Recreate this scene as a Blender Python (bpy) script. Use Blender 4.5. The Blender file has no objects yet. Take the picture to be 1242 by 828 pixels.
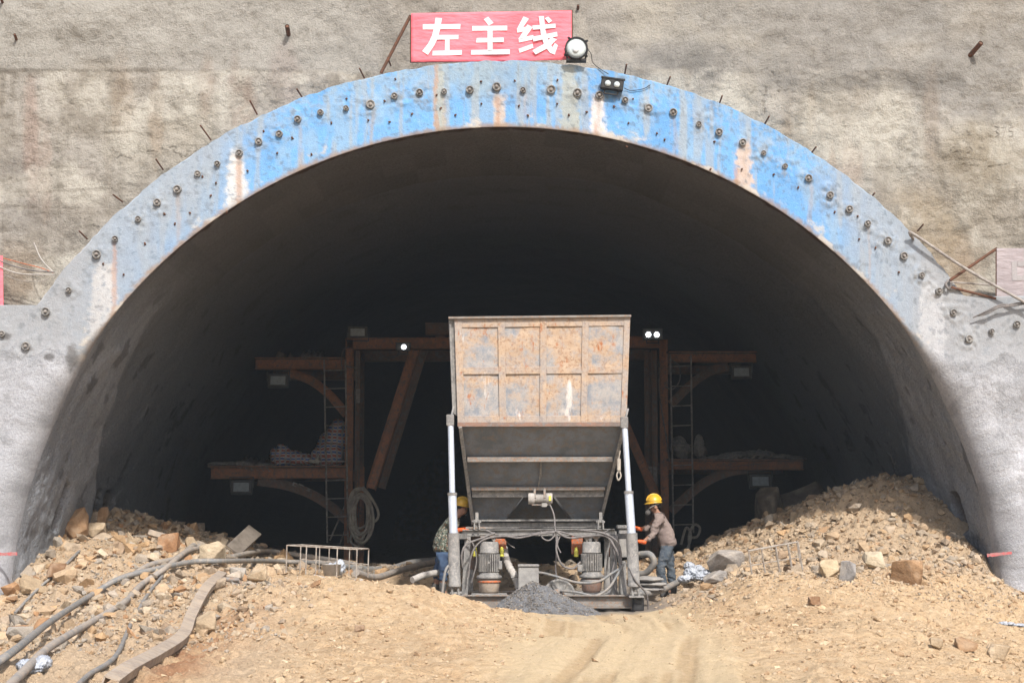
import bpy, bmesh, math, random
import numpy as np
from mathutils import Vector, Matrix
random.seed(7); RNG = np.random.default_rng(7)
C = bpy.context.scene.collection
# ------------------------------------------------------------------ camera numbers
F = 2300.0; PIT = math.radians(5.61); CX, CY, CZ = 0.0, -28.0, 1.2
cP, sP = math.cos(PIT), math.sin(PIT)
def at(px, py, Y):
    u = (px-621)/F; v = (414-py)/F
    dx, dy, dz = u, cP - v*sP, sP + v*cP
    t = (Y-CY)/dy
    return Vector((CX+dx*t, Y, CZ+dz*t))
def proj(x, y, z):
    X = x-CX; Y = y-CY; Z = z-CZ
    d = np.maximum(Y*cP + Z*sP, .05); u = -Y*sP + Z*cP
    return 621+F*X/d, 414-F*u/d
AX, ZC, R = -0.12, -0.17, 7.35          # tunnel axis, centre height, inner radius
RO = 8.36                               # outer radius of the blue ring
# ------------------------------------------------------------------ numpy noise
def _h(ix, iy, iz, s):
    n = (ix*374761393 + iy*668265263 + iz*1274126177 + s*974711) & 0xFFFFFFFF
    n = ((n ^ (n >> 13))*1274126177) & 0xFFFFFFFF
    n = ((n ^ (n >> 16))*2246822519) & 0xFFFFFFFF
    return ((n ^ (n >> 15)) & 0xFFFFFF)/float(0xFFFFFF)
def vn(x, y, z=0.0, s=0):
    x, y, z = np.broadcast_arrays(np.asarray(x, float), np.asarray(y, float), np.asarray(z, float))
    fx, fy, fz = np.floor(x), np.floor(y), np.floor(z)
    ix, iy, iz = fx.astype(np.int64), fy.astype(np.int64), fz.astype(np.int64)
    tx, ty, tz = x-fx, y-fy, z-fz
    tx = tx*tx*tx*(tx*(tx*6-15)+10); ty = ty*ty*ty*(ty*(ty*6-15)+10); tz = tz*tz*(3-2*tz)
    r = 0
    flat = not np.any(iz != iz.flat[0]) and not np.any(tz)
    for dz in ((0,) if flat else (0, 1)):
        wz = 1 if flat else (tz if dz else 1-tz)
        a = _h(ix, iy, iz+dz, s); b = _h(ix+1, iy, iz+dz, s)
        c = _h(ix, iy+1, iz+dz, s); d = _h(ix+1, iy+1, iz+dz, s)
        r = r + wz*((a*(1-tx)+b*tx)*(1-ty) + (c*(1-tx)+d*tx)*ty)
    return r*2-1
def fbm(x, y, z=0.0, o=4, s=0, g=.5):
    r, a, f, t = 0, 1, 1, 0
    for i in range(o):
        r = r + a*vn(np.asarray(x)*f+i*7.3, np.asarray(y)*f+i*3.1, np.asarray(z)*f if np.any(z) else 0.0, s+i); t += a; a *= g; f *= 2.03
    return r/t*1.6
def sst(a, b, x):
    t = np.clip((x-a)/(b-a), 0, 1); return t*t*(3-2*t)
def srgb(r, g, b):
    return tuple(((c/255)/12.92 if c/255 <= .04045 else ((c/255+.055)/1.055)**2.4) for c in (r, g, b))
# ------------------------------------------------------------------ tagging
def tag(o, label=None, cat=None, group=None, kind=None):
    if label: o['label'] = label
    if cat: o['category'] = cat
    if group: o['group'] = group
    if kind: o['kind'] = kind
    return o
def wloc(o):
    v = Vector((0, 0, 0))
    while o is not None:
        v += o.location; o = o.parent
    return v
def thing(name, label, cat, loc=(0, 0, 0), group=None):
    o = bpy.data.objects.new(name, None); C.objects.link(o); o.location = loc
    o.empty_display_size = .2
    return tag(o, label, cat, group)
def link_mesh(name, me, mat, parent=None, origin=None):
    o = bpy.data.objects.new(name, me); C.objects.link(o)
    if mat is not None: me.materials.append(mat)
    if parent is not None: o.parent = parent; origin = wloc(parent)
    if origin is None:
        co = np.empty(len(me.vertices)*3); me.vertices.foreach_get('co', co); co = co.reshape(-1, 3)
        origin = Vector(((co[:, 0].min()+co[:, 0].max())/2, (co[:, 1].min()+co[:, 1].max())/2, co[:, 2].min()))
    if parent is None: o.location = origin
    me.transform(Matrix.Translation(-Vector(origin)))
    return o
def copy_tree(o, parent=None, loc=None):
    c = o.copy(); C.objects.link(c); c.parent = parent
    if loc is not None: c.location = loc
    for ch in list(o.children): copy_tree(ch, c)
    return c
def np_mesh(name, V, Fc, smooth=True, col=None):
    V = np.asarray(V, np.float32); Fc = np.asarray(Fc, np.int32)
    me = bpy.data.meshes.new(name); n, k = Fc.shape
    me.vertices.add(len(V)); me.vertices.foreach_set('co', V.ravel())
    me.loops.add(n*k); me.loops.foreach_set('vertex_index', Fc.ravel())
    me.polygons.add(n); me.polygons.foreach_set('loop_start', np.arange(0, n*k, k, dtype=np.int32))
    me.polygons.foreach_set('use_smooth', np.full(n, smooth))
    me.update(calc_edges=True)
    if col is not None:
        a = me.color_attributes.new('Col', 'FLOAT_COLOR', 'POINT')
        a.data.foreach_set('color', np.concatenate([np.clip(col, 0, 1), np.ones((len(V), 1))], 1).astype(np.float32).ravel())
    return me
def grid_faces(nu, nv):
    i = np.arange(nu*nv).reshape(nu, nv)
    return np.stack([i[:-1, :-1], i[1:, :-1], i[1:, 1:], i[:-1, 1:]], -1).reshape(-1, 4)
# ------------------------------------------------------------------ mesh builder
class MB:
    def __init__(s): s.v = []; s.f = []; s.sm = []
    def add(s, vs, fs, smooth=False):
        k = len(s.v); s.v += [tuple(v) for v in vs]; s.f += [tuple(i+k for i in f) for f in fs]; s.sm += [smooth]*len(fs); return s
    def box(s, x0, x1, y0, y1, z0, z1):
        return s.add([(x0,y0,z0),(x1,y0,z0),(x1,y1,z0),(x0,y1,z0),(x0,y0,z1),(x1,y0,z1),(x1,y1,z1),(x0,y1,z1)],
                     [(0,3,2,1),(4,5,6,7),(0,1,5,4),(1,2,6,5),(2,3,7,6),(3,0,4,7)])
    def hexa(s, a, b):           # a,b: two quads of points
        return s.add(list(a)+list(b), [(3,2,1,0),(4,5,6,7),(0,1,5,4),(1,2,6,5),(2,3,7,6),(3,0,4,7)])
    def bar(s, p0, p1, w, h, up=(0, -1, 0)):      # w across, h along 'up'
        p0, p1 = Vector(p0), Vector(p1); d = (p1-p0).normalized(); up = Vector(up)
        up = (up - d*up.dot(d))
        if up.length < 1e-4: up = Vector((0, 0, 1)) - d*d.z
        up.normalize(); sd = d.cross(up)
        q = [sd*w/2+up*h/2, -sd*w/2+up*h/2, -sd*w/2-up*h/2, sd*w/2-up*h/2]
        return s.hexa([p0+c for c in q], [p1+c for c in q])
    def ibeam(s, p0, p1, h, w, t=.014, up=(0, 0, 1)):   # flanges at +-h/2 along up
        p0, p1 = Vector(p0), Vector(p1); d = (p1-p0).normalized(); up = Vector(up)
        up = (up-d*up.dot(d)).normalized()
        s.bar(p0+up*(h-t)/2, p1+up*(h-t)/2, w, t, up); s.bar(p0-up*(h-t)/2, p1-up*(h-t)/2, w, t, up)
        return s.bar(p0, p1, t, h-2*t-.002, up)
    def tube(s, pts, r, n=8, cap=True):
        pts = [Vector(p) for p in pts]; m = len(pts)
        rr = r if hasattr(r, '__len__') else [r]*m
        vs = []; prev = None
        for i, p in enumerate(pts):
            d = (pts[min(i+1, m-1)]-pts[max(i-1, 0)]).normalized()
            if prev is None:
                a = Vector((0, 0, 1)) if abs(d.z) < .9 else Vector((1, 0, 0))
                x = d.cross(a).normalized()
            else:
                x = (prev - d*prev.dot(d)).normalized()
            prev = x; y = d.cross(x)
            for k in range(n):
                t = 2*math.pi*k/n; vs.append(p+(x*math.cos(t)+y*math.sin(t))*rr[i])
        fs = [(i*n+k, i*n+(k+1) % n, (i+1)*n+(k+1) % n, (i+1)*n+k) for i in range(m-1) for k in range(n)]
        s.add(vs, fs, True)
        if cap: s.add(vs[:n], [tuple(range(n))[::-1]]); s.add(vs[-n:], [tuple(range(n))])
        return s
    def lathe(s, c, prof, n=20, axis='Z', smooth=True):   # prof: (radius, offset along axis)
        c = Vector(c); ax = {'Z': (Vector((1,0,0)), Vector((0,1,0)), Vector((0,0,1))),
                             'Y': (Vector((1,0,0)), Vector((0,0,1)), Vector((0,-1,0))),
                             'X': (Vector((0,1,0)), Vector((0,0,1)), Vector((1,0,0)))}[axis] if isinstance(axis, str) else axis
        vs = []
        for r, h in prof:
            for k in range(n):
                t = 2*math.pi*k/n; vs.append(c+(ax[0]*math.cos(t)+ax[1]*math.sin(t))*r+ax[2]*h)
        m = len(prof)
        fs = [(i*n+k, i*n+(k+1) % n, (i+1)*n+(k+1) % n, (i+1)*n+k) for i in range(m-1) for k in range(n)]
        s.add(vs, fs, smooth)
        s.add(vs[:n], [tuple(range(n))[::-1]]); s.add(vs[-n:], [tuple(range(n))]); return s
    def prism(s, poly, off):      # poly: list of 3D points, off: extrusion vector
        n = len(poly); off = Vector(off); vs = [Vector(p) for p in poly]; vs += [p+off for p in vs]
        return s.add(vs, [tuple(range(n))[::-1], tuple(range(n, 2*n))]+[(i, (i+1) % n, n+(i+1) % n, n+i) for i in range(n)])
    def mesh(s, name, bevel=0):
        me = bpy.data.meshes.new(name); me.from_pydata(s.v, [], s.f)
        me.polygons.foreach_set('use_smooth', s.sm); me.update()
        bm = bmesh.new(); bm.from_mesh(me); bmesh.ops.recalc_face_normals(bm, faces=bm.faces)
        if bevel:
            es = [e for e in bm.edges if len(e.link_faces) == 2 and e.calc_face_angle(0) > .7 and not (e.link_faces[0].smooth and e.link_faces[1].smooth)]
            bmesh.ops.bevel(bm, geom=es, offset=bevel, segments=1, affect='EDGES', clamp_overlap=True)
        bm.to_mesh(me); bm.free(); return me
    def build(s, name, mat, parent=None, bevel=0, origin=None):
        return link_mesh(name, s.mesh(name, bevel), mat, parent, origin)
def smooth_path(pts, n=8):
    pts = [Vector(p) for p in pts]; out = []
    P = [pts[0]*2-pts[1]]+pts+[pts[-1]*2-pts[-2]]
    for i in range(1, len(P)-2):
        a, b, c, d = P[i-1:i+3]
        for k in range(n):
            t = k/n; out.append(.5*((2*b)+(c-a)*t+(2*a-5*b+4*c-d)*t*t+(3*b-a-3*c+d)*t**3))
    return out+[pts[-1]]
# ------------------------------------------------------------------ materials
def nodes(name):
    m = bpy.data.materials.new(name); m.use_nodes = True; nt = m.node_tree
    return m, nt, nt.nodes['Principled BSDF']
def N(nt, t, **kw):
    n = nt.nodes.new(t)
    for k, v in kw.items():
        if k in n.inputs.keys(): n.inputs[k].default_value = v
        else: setattr(n, k, v)
    return n
def noise(nt, scale, detail=5, rough=.6, stretch=None):
    tc = N(nt, 'ShaderNodeTexCoord'); mp = N(nt, 'ShaderNodeMapping')
    geo = N(nt, 'ShaderNodeNewGeometry')
    nt.links.new(geo.outputs['Position'], mp.inputs['Vector'])
    if stretch: mp.inputs['Scale'].default_value = stretch
    nz = N(nt, 'ShaderNodeTexNoise', Scale=scale, Detail=detail, Roughness=rough)
    nt.links.new(mp.outputs['Vector'], nz.inputs['Vector']); return nz
def ramp(nt, src, a, b, ca=(0,0,0,1), cb=(1,1,1,1)):
    r = N(nt, 'ShaderNodeValToRGB'); r.color_ramp.elements[0].position = a; r.color_ramp.elements[1].position = b
    r.color_ramp.elements[0].color = ca; r.color_ramp.elements[1].color = cb
    nt.links.new(src, r.inputs['Fac']); return r
def mixc(nt, fac, a, b, mode='MIX'):
    m = N(nt, 'ShaderNodeMix', data_type='RGBA', blend_type=mode)
    for s, i in ((fac, 0), (a, 6), (b, 7)):
        if hasattr(s, 'links'): nt.links.new(s, m.inputs[i])
        elif isinstance(s, (int, float)): m.inputs[i].default_value = s
        else: m.inputs[i].default_value = (*s[:3], 1)
    return m.outputs[2]
def bump(nt, b, srcs, dist=.02):
    prev = None
    for src, st, d in srcs:
        n = N(nt, 'ShaderNodeBump', Strength=st, Distance=d); nt.links.new(src, n.inputs['Height'])
        if prev: nt.links.new(prev.outputs[0], n.inputs['Normal'])
        prev = n
    nt.links.new(prev.outputs[0], b.inputs['Normal'])
def M2(name, c1, c2=None, c3=None, sc=6, rough=.75, metal=0, bp=.2, stretch=None, lo=.42, hi=.6, spec=.3, fine=60, bd=.01):
    m, nt, b = nodes(name); b.inputs['Roughness'].default_value = rough; b.inputs['Metallic'].default_value = metal
    b.inputs['Specular IOR Level'].default_value = spec
    c2 = c2 or tuple(x*.75 for x in c1)
    n1 = noise(nt, sc, 6, .65, stretch); col = mixc(nt, ramp(nt, n1.outputs['Fac'], lo, hi).outputs['Color'], c1, c2)
    n2 = noise(nt, sc*3.1, 6, .7, stretch)
    if c3: col = mixc(nt, ramp(nt, n2.outputs['Fac'], .5, .62).outputs['Color'], col, c3)
    n3 = noise(nt, fine, 4, .7)
    col = mixc(nt, ramp(nt, n3.outputs['Fac'], .3, .75, (.72,.72,.72,1), (1.15,1.15,1.15,1)).outputs['Color'], col, col, 'MIX') if False else mixc(nt, 1.0, col, ramp(nt, n3.outputs['Fac'], .3, .75, (.75,.75,.75,1), (1.0,1.0,1.0,1)).outputs['Color'], 'MULTIPLY')
    nt.links.new(col, b.inputs['Base Color'])
    if bp: bump(nt, b, [(n3.outputs['Fac'], bp, bd), (n2.outputs['Fac'], bp, bd*2)])
    return m
def MV(name, rough=.95, fine=((9, .5, .06), (38, .6, .03), (120, .5, .01)), var=.25, spec=.15):
    m, nt, b = nodes(name); b.inputs['Roughness'].default_value = rough; b.inputs['Specular IOR Level'].default_value = spec
    a = N(nt, 'ShaderNodeVertexColor', layer_name='Col'); col = a.outputs['Color']
    srcs = []
    for sc, st, d in fine:
        n = noise(nt, sc, 4, .65); srcs.append((n.outputs['Fac'], st, d))
    k = 1-var
    for i, s in enumerate(srcs[:2]):
        col = mixc(nt, 1.0, col, ramp(nt, s[0], .3, .68, (k, k, k, 1), (1, 1, 1, 1)).outputs['Color'], 'MULTIPLY')
    nt.links.new(col, b.inputs['Base Color']); bump(nt, b, srcs); return m
def ME(name, c, s):
    m, nt, b = nodes(name); b.inputs['Emission Color'].default_value = (*c, 1); b.inputs['Emission Strength'].default_value = s; return m
M = {}
M['dirt'] = MV('dirt', fine=((48, .8, .035), (110, .8, .02), (20, .6, .06)), var=.17)
M['stone'] = MV('stone', fine=((8, .4, .05), (40, .6, .02), (120, .5, .008)), var=.25, rough=.9)
M['shot'] = MV('sprayed_concrete', fine=((30, .8, .035), (62, .9, .02), (14, .4, .05)), var=.18)
M['shotrough'] = MV('rough_sprayed_concrete', fine=((58, .7, .02), (27, .5, .03), (110, .6, .01)), var=.24)
M['vault'] = MV('vault_sprayed_concrete', fine=((26, .8, .05), (60, 1.0, .03), (9, .8, .10)), var=.30)
M['ring'] = MV('ring_paint', fine=((14, .3, .03), (50, .6, .012), (150, .4, .006)), var=.14, rough=.8)
M['dust_steel'] = M2('dusty_steel', (.27,.26,.245), (.17,.165,.16), (.33,.31,.28), sc=8, rough=.7, bp=.15)
M['dark_steel'] = M2('dark_steel', (.20,.22,.245), (.14,.155,.17), (.20,.175,.155), sc=3, rough=.55, bp=.1)
M['beam_steel'] = M2('beam_steel', (.27,.255,.235), (.2,.18,.16), (.3,.18,.11), sc=9, rough=.7)
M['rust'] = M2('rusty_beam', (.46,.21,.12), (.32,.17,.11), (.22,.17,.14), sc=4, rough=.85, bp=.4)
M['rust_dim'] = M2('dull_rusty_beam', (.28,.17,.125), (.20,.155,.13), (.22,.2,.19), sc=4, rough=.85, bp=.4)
M['rebar'] = M2('rusty_rebar', (.11,.06,.04), (.16,.07,.04), sc=20, rough=.85)
M['wire'] = M2('dull_wire_steel', (.36,.33,.3), (.24,.21,.19), sc=10, rough=.7)
M['cage'] = M2('dusty_cage_steel', (.40,.36,.31), (.26,.21,.17), sc=10, rough=.75)
M['chrome'] = M2('chrome_rod', (.80,.87,.97), (.7,.78,.9), sc=3, rough=.38, metal=.5, bp=0)
M['black'] = M2('black_rubber', (.02,.02,.022), (.04,.038,.036), sc=12, rough=.6)
M['grey_paint'] = M2('lamp_housing', (.10,.105,.11), (.14,.14,.14), sc=10, rough=.5)
M['glass'] = M2('lamp_glass', (.62,.68,.68), (.5,.56,.57), sc=6, rough=.12, bp=0, spec=.6)
M['dimglass'] = M2('dusty_lamp_glass', (.42,.48,.52), (.33,.38,.42), sc=12, rough=.3, bp=0, spec=.5)
M['lit'] = ME('lit_lamp_disc', (.9,.95,1), 14)
M['hose_grey'] = M2('grey_hose', (.20,.205,.205), (.28,.26,.24), (.33,.29,.24), sc=5, rough=.6)
M['hose_dust'] = M2('dusty_hose', (.40,.34,.28), (.28,.26,.24), sc=5, rough=.85)
M['hose_white'] = M2('pale_hose', (.5,.47,.43), (.38,.35,.32), sc=5, rough=.8)
M['cable'] = M2('dusty_cable', (.22,.2,.19), (.14,.13,.125), sc=12, rough=.7)
M['rope'] = M2('coiled_hose', (.5,.45,.38), (.36,.32,.28), sc=9, rough=.85)
M['orange'] = M2('orange_paint', (.62,.14,.03), (.42,.15,.07), (.3,.25,.22), sc=14, rough=.6)
M['yellow'] = M2('yellow_plastic', (.72,.42,.03), (.6,.36,.05), sc=9, rough=.35, bp=.03, spec=.5)
M['label_yellow'] = M2('yellow_sticker', (.7,.66,.1), (.6,.55,.1), sc=30, rough=.5, bp=0)
M['glove'] = M2('orange_rubber', (.75,.13,.02), (.55,.1,.03), sc=20, rough=.5)
M['skin'] = M2('skin', (.36,.2,.13), (.3,.16,.11), sc=20, rough=.55, bp=.05)
M['hair'] = M2('black_hair', (.012,.011,.011), (.02,.018,.017), sc=40, rough=.6)
M['jacket'] = M2('mauve_work_jacket', (.27,.215,.19), (.20,.155,.14), sc=5, rough=.9, fine=90)
M['denim_grey'] = M2('grey_blue_denim', (.085,.105,.125), (.055,.07,.09), (.13,.14,.15), sc=7, rough=.9, fine=90)
M['denim'] = M2('blue_denim', (.06,.10,.17), (.04,.065,.12), sc=7, rough=.9, fine=90)
M['boot'] = M2('dusty_boot', (.07,.07,.068), (.11,.10,.09), sc=12, rough=.8)
M['plastic_bag'] = M2('white_woven_plastic', (.50,.53,.58), (.36,.39,.44), sc=12, rough=.5, bp=.2, spec=.4)
M['sack'] = M2('dusty_cement_sack', (.36,.34,.31), (.26,.25,.24), sc=6, rough=.9)
M['concrete_block'] = M2('concrete_block', (.34,.33,.31), (.26,.25,.24), sc=6, rough=.95, bp=.5)
M['plank'] = M2('dusty_timber', (.20,.17,.14), (.13,.11,.09), sc=5, rough=.9, stretch=(1,1,1))
M['sheet'] = M2('dusty_sheeting', (.32,.31,.3), (.22,.22,.22), (.36,.34,.3), sc=5, rough=.8)
M['steel_clean'] = M2('weathered_channel_steel', (.46,.37,.28), (.32,.26,.21), (.42,.36,.3), sc=5, rough=.7)
def banner_mat(name, c):
    m, nt, b = nodes(name); b.inputs['Roughness'].default_value = .75
    n1 = noise(nt, 2.5, 4, .6); col = mixc(nt, ramp(nt, n1.outputs['Fac'], .4, .65).outputs['Color'], c, tuple(min(1, x*1.18+.02) for x in c))
    nt.links.new(col, b.inputs['Base Color']); n2 = noise(nt, 5, 3, .5, (1, 1, 3)); bump(nt, b, [(n2.outputs['Fac'], .5, .05)]); return m
M['banner'] = banner_mat('red_banner_cloth', (.78, .135, .17)); M['faded'] = banner_mat('faded_banner_cloth', (.27, .235, .24))
M['letter'] = M2('white_lettering', (.70,.72,.74), (.64,.66,.68), sc=4, rough=.7, bp=0)
M['fadeletter'] = M2('faded_lettering', (.36,.34,.34), (.33,.31,.31), sc=4, rough=.7, bp=0)
M['redspray'] = M2('red_spray_paint', (.52,.12,.12), (.4,.2,.19), sc=20, rough=.85)
M['pencil'] = M2('grey_chalk_mark', (.29,.27,.235), (.33,.30,.26), sc=20, rough=.9)
def hopper_mat():
    m, nt, b = nodes('weathered_hopper_paint'); b.inputs['Roughness'].default_value = .75; b.inputs['Specular IOR Level'].default_value = .25
    n1 = noise(nt, 2.2, 8, .72); n2 = noise(nt, 6.5, 8, .75); n3 = noise(nt, 9, 7, .7, (1, 1, .45)); n4 = noise(nt, 90, 4, .7); n5 = noise(nt, 3.3, 6, .65, (1.2, 1, .35))
    col = mixc(nt, ramp(nt, n2.outputs['Fac'], .42, .6).outputs['Color'], (.47,.36,.26), (.42,.30,.205))
    a = N(nt, 'ShaderNodeVertexColor', layer_name='Col')     
    n6 = noise(nt, 24, 6, .7); col = mixc(nt, ramp(nt, n6.outputs['Fac'], .5, .62).outputs['Color'], col, (.30,.19,.12))
    # r: recessed panel sheet, where old blue-grey paint is left
    sepn = N(nt, 'ShaderNodeSeparateColor'); nt.links.new(a.outputs['Color'], sepn.inputs[0])
    mu = N(nt, 'ShaderNodeMath', operation='MULTIPLY'); nt.links.new(ramp(nt, n1.outputs['Fac'], .41, .53).outputs['Color'], mu.inputs[0]); nt.links.new(sepn.outputs[0], mu.inputs[1])
    col = mixc(nt, mu.outputs[0], col, mixc(nt, ramp(nt, n2.outputs['Fac'], .4, .56).outputs['Color'], (.22,.24,.27), (.36,.34,.32)))
    col = mixc(nt, ramp(nt, n3.outputs['Fac'], .58, .68).outputs['Color'], col, (.34,.13,.05))
    col = mixc(nt, ramp(nt, n5.outputs['Fac'], .62, .7).outputs['Color'], col, (.6,.56,.52))
    col = mixc(nt, 1.0, col, ramp(nt, n4.outputs['Fac'], .3, .7, (.78,.76,.74,1), (1.05,1.05,1.05,1)).outputs['Color'], 'MULTIPLY')
    nt.links.new(col, b.inputs['Base Color']); bump(nt, b, [(n4.outputs['Fac'], .35, .008), (n2.outputs['Fac'], .3, .02)]); return m
M['hopper'] = hopper_mat()
def stripe_mat():
    m, nt, b = nodes('striped_tarpaulin'); b.inputs['Roughness'].default_value = .6
    nz = noise(nt, 3, 3, .5); geo = N(nt, 'ShaderNodeNewGeometry'); ad = mixc(nt, .12, geo.outputs['Position'], nz.outputs['Color'])
    w = N(nt, 'ShaderNodeTexWave', Scale=2.6, Distortion=1.0); w.bands_direction = 'Z'; nt.links.new(ad, w.inputs['Vector'])
    w2 = N(nt, 'ShaderNodeTexWave', Scale=3.2, Distortion=1.0); w2.bands_direction = 'X'; nt.links.new(ad, w2.inputs['Vector'])
    col = mixc(nt, ramp(nt, w.outputs['Fac'], .62, .66).outputs['Color'], (.6,.58,.58), (.42,.17,.15))
    col = mixc(nt, ramp(nt, w.outputs['Fac'], .24, .28, (1,1,1,1), (0,0,0,1)).outputs['Color'], col, (.12,.19,.42))
    col = mixc(nt, ramp(nt, w2.outputs['Fac'], .70, .74).outputs['Color'], col, (.36,.35,.36))
    nt.links.new(col, b.inputs['Base Color']); return m
M['stripe'] = stripe_mat()
def camo_mat():
    m, nt, b = nodes('camouflage_cloth'); b.inputs['Roughness'].default_value = .9
    n1 = noise(nt, 22, 2, .5); n2 = noise(nt, 31, 2, .5); n3 = noise(nt, 45, 2, .5)
    col = mixc(nt, ramp(nt, n1.outputs['Fac'], .48, .5).outputs['Color'], (.10,.12,.09), (.035,.045,.035))
    col = mixc(nt, ramp(nt, n2.outputs['Fac'], .56, .58).outputs['Color'], col, (.15,.09,.055))
    col = mixc(nt, ramp(nt, n3.outputs['Fac'], .58, .6).outputs['Color'], col, (.33,.33,.28))
    nt.links.new(col, b.inputs['Base Color']); return m
M['camo'] = camo_mat()
SUN_EL, SUN_AZ, SUN_E, SKY_S, EXPO, HAZE = 46, 17, 3.7, .15, .46, .0005
# ================================================================== TERRAIN
CP = [  # px, py, Y  (a pixel of the photograph and how deep the ground point lies)
 (0,828,-11),(0,775,-4.5),(10,748,-.4),(30,695,.8),(58,655,2.4),(90,634,4.2),(130,630,5.0),(200,642,5.2),(260,668,4.6),(292,688,3.6),
 (100,748,-3),(100,700,.3),(180,705,-.3),(200,760,-5),(100,800,-8.5),(300,765,-6.5),(300,712,-2),(250,690,1.2),(200,670,2.6),
 (345,716,-4),(345,770,-8),(345,828,-12.3),(440,708,-4.2),(440,770,-8.5),(440,828,-12.5),(505,712,-4),(535,724,-3),(560,740,-2.2),
 (380,700,0.2),(440,704,-.5),(480,712,0),
 (875,716,-2.2),(915,704,-2.6),(960,700,-2.6),(1050,702,-2.6),(1150,703,-2.0),(1202,706,-.8),(1241,744,-.3),
 (1241,828,-9),(1100,828,-11),(900,828,-12.5),(1100,765,-6.5),(960,765,-7.5),(840,742,-2.6),(1200,770,-4.5),
 (1000,692,-.4),(880,692,.6),(835,716,.8),(850,700,1.8),(950,662,1.7),(1000,630,2.3),(1060,594,2.8),(1108,600,2.6),(1140,628,1.9),(1165,655,1.1),(1192,694,.2),(1130,680,.2),
 (670,690,4.5),(740,690,4.5),(600,694,4.5),(500,690,6),
]
pts = []
for px, py, Y in CP:
    v = at(px, py, Y); pts.append((v.x, v.y, v.z))
pts += [(0,-1.2,.02),(1.2,-.5,.02),(-.6,-.5,.02),(.4,.8,.02),(1.2,1.6,.05),(-.6,1.6,.05),(0,-6,.0),(1.5,-6,-.02),(1.5,-12,-.1),(0,-12,-.08),(.5,-20,-.2),(0,-27,-.3),(-6,-20,-.3),(6,-20,-.3),(-9,-27,-.4),(9,-27,-.4),
        (-1.4,.6,.08),(2.4,1.6,.13),(2.1,-.3,.06),(2.6,-.6,.10),(-9,-6,-.3),(9,-5,-.1),
        (0,9,.15),(0,14,.1),(-3,8,.35),(-6.6,8,1.25),(-6.6,14,.9),(3,8,.3),(4.6,8,.9),(6.4,8,1.7),(6.5,14,1.0),(3.5,14,.2),(-3.5,14,.2),(0,30,.1),(-7,30,.6),(7,30,.6),(0,60,.1),(-7,60,.5),(7,60,.5),(9,14,1),(-9,14,1),(10,2,.8),(-10,2,.6)]
PT = np.array(pts); n_ = len(PT)
def _U(r2): return np.where(r2 > 0, .5*r2*np.log(np.maximum(r2, 1e-12)), 0)
_K = _U(((PT[:, None, :2]-PT[None, :, :2])**2).sum(-1)) + np.eye(n_)*.02
_P = np.c_[np.ones(n_), PT[:, :2]]
_A = np.block([[_K, _P], [_P.T, np.zeros((3, 3))]]); _W = np.linalg.solve(_A, np.r_[PT[:, 2], 0, 0, 0])
def tps(x, y):
    x = np.asarray(x, float); y = np.asarray(y, float)
    sh = x.shape; x = np.clip(x.ravel(), -10, 10); y = np.clip(y.ravel(), -27, 60); out = np.empty(len(x))
    for i in range(0, len(x), 20000):
        a, b = x[i:i+20000], y[i:i+20000]
        out[i:i+20000] = _U((a[:, None]-PT[:, 0])**2+(b[:, None]-PT[:, 1])**2) @ _W[:n_] + _W[n_]+_W[n_+1]*a+_W[n_+2]*b
    return out.reshape(sh)
def track(x, y):      # the smooth haul track in front of the machine, 1 on it
    c = 1.35+.035*(y+1); w = 1.05+.02*(-y)
    return sst(1.25, .6, np.abs(x-c)/w)*sst(.3, -1.5, y)
def rubble(x, y):     # 1 where broken rock lies
    px, py = proj(x, y, 0.5)
    l = sst(-2.4, -3.9, x+.16*(y+4)+.35*fbm(x*.8, y*.8, s=40))*sst(9, 6, y)
    r = sst(2.0, 2.9, x+.25*fbm(x*.9, y*.9, s=41))*sst(-2.6, -1.2, y+.5*fbm(x, y, s=42))*sst(9, 6, y)
    b = sst(2.3, 3.3, y)*sst(9, 5, y)
    return np.clip(l+r+b*.7, 0, 1)
def flat(x, y):       # the levelled place the machine stands on
    return sst(1.95, 1.5, np.abs(x-.43))*sst(1.9, 1.4, np.abs(y-.55))
def H(x, y):
    x = np.asarray(x, float); y = np.asarray(y, float)
    z = tps(x, y); t = track(x, y); k = (1-.85*t)*(1-flat(x, y)); rb = rubble(x, y)
    z = z + k*(.06*fbm(x*.7, y*.7, s=1, o=3) + (.024+.05*rb)*fbm(x*2.6, y*2.6, s=2, o=4, g=.55) + (.014+.026*rb)*fbm(x*9, y*9, s=3, o=3, g=.6))
    xc = x-.035*(y+1)+.25*np.sin(y*.33); z = z + t*(.034*fbm(xc*5, y*.22, s=4, o=3) + .006*fbm(x*14, y*5, s=5, o=2))
    mnd = sst(1.6, 3.2, x)*sst(-5.5, -3.2, y)*sst(.5, -.8, y)+sst(-1.2, -2.2, x)*sst(-6.5, -4.6, y)*sst(-1.5, -3, y); z = z + k*mnd*(.03*np.abs(fbm(x*4.5, y*4.5, s=8, o=4, g=.6)))
    clod = np.maximum(0, fbm(x*3.2, y*3.2, s=6, o=2)-.28)
    z = z + k*(1-rb)*.05*clod + k*(1-rb)*.012*np.maximum(0, fbm(x*17, y*17, s=7, o=3, g=.7))
    return z - .02*flat(x, y)
def h1(x, y): return float(H(np.array([x]), np.array([y]))[0])
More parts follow.
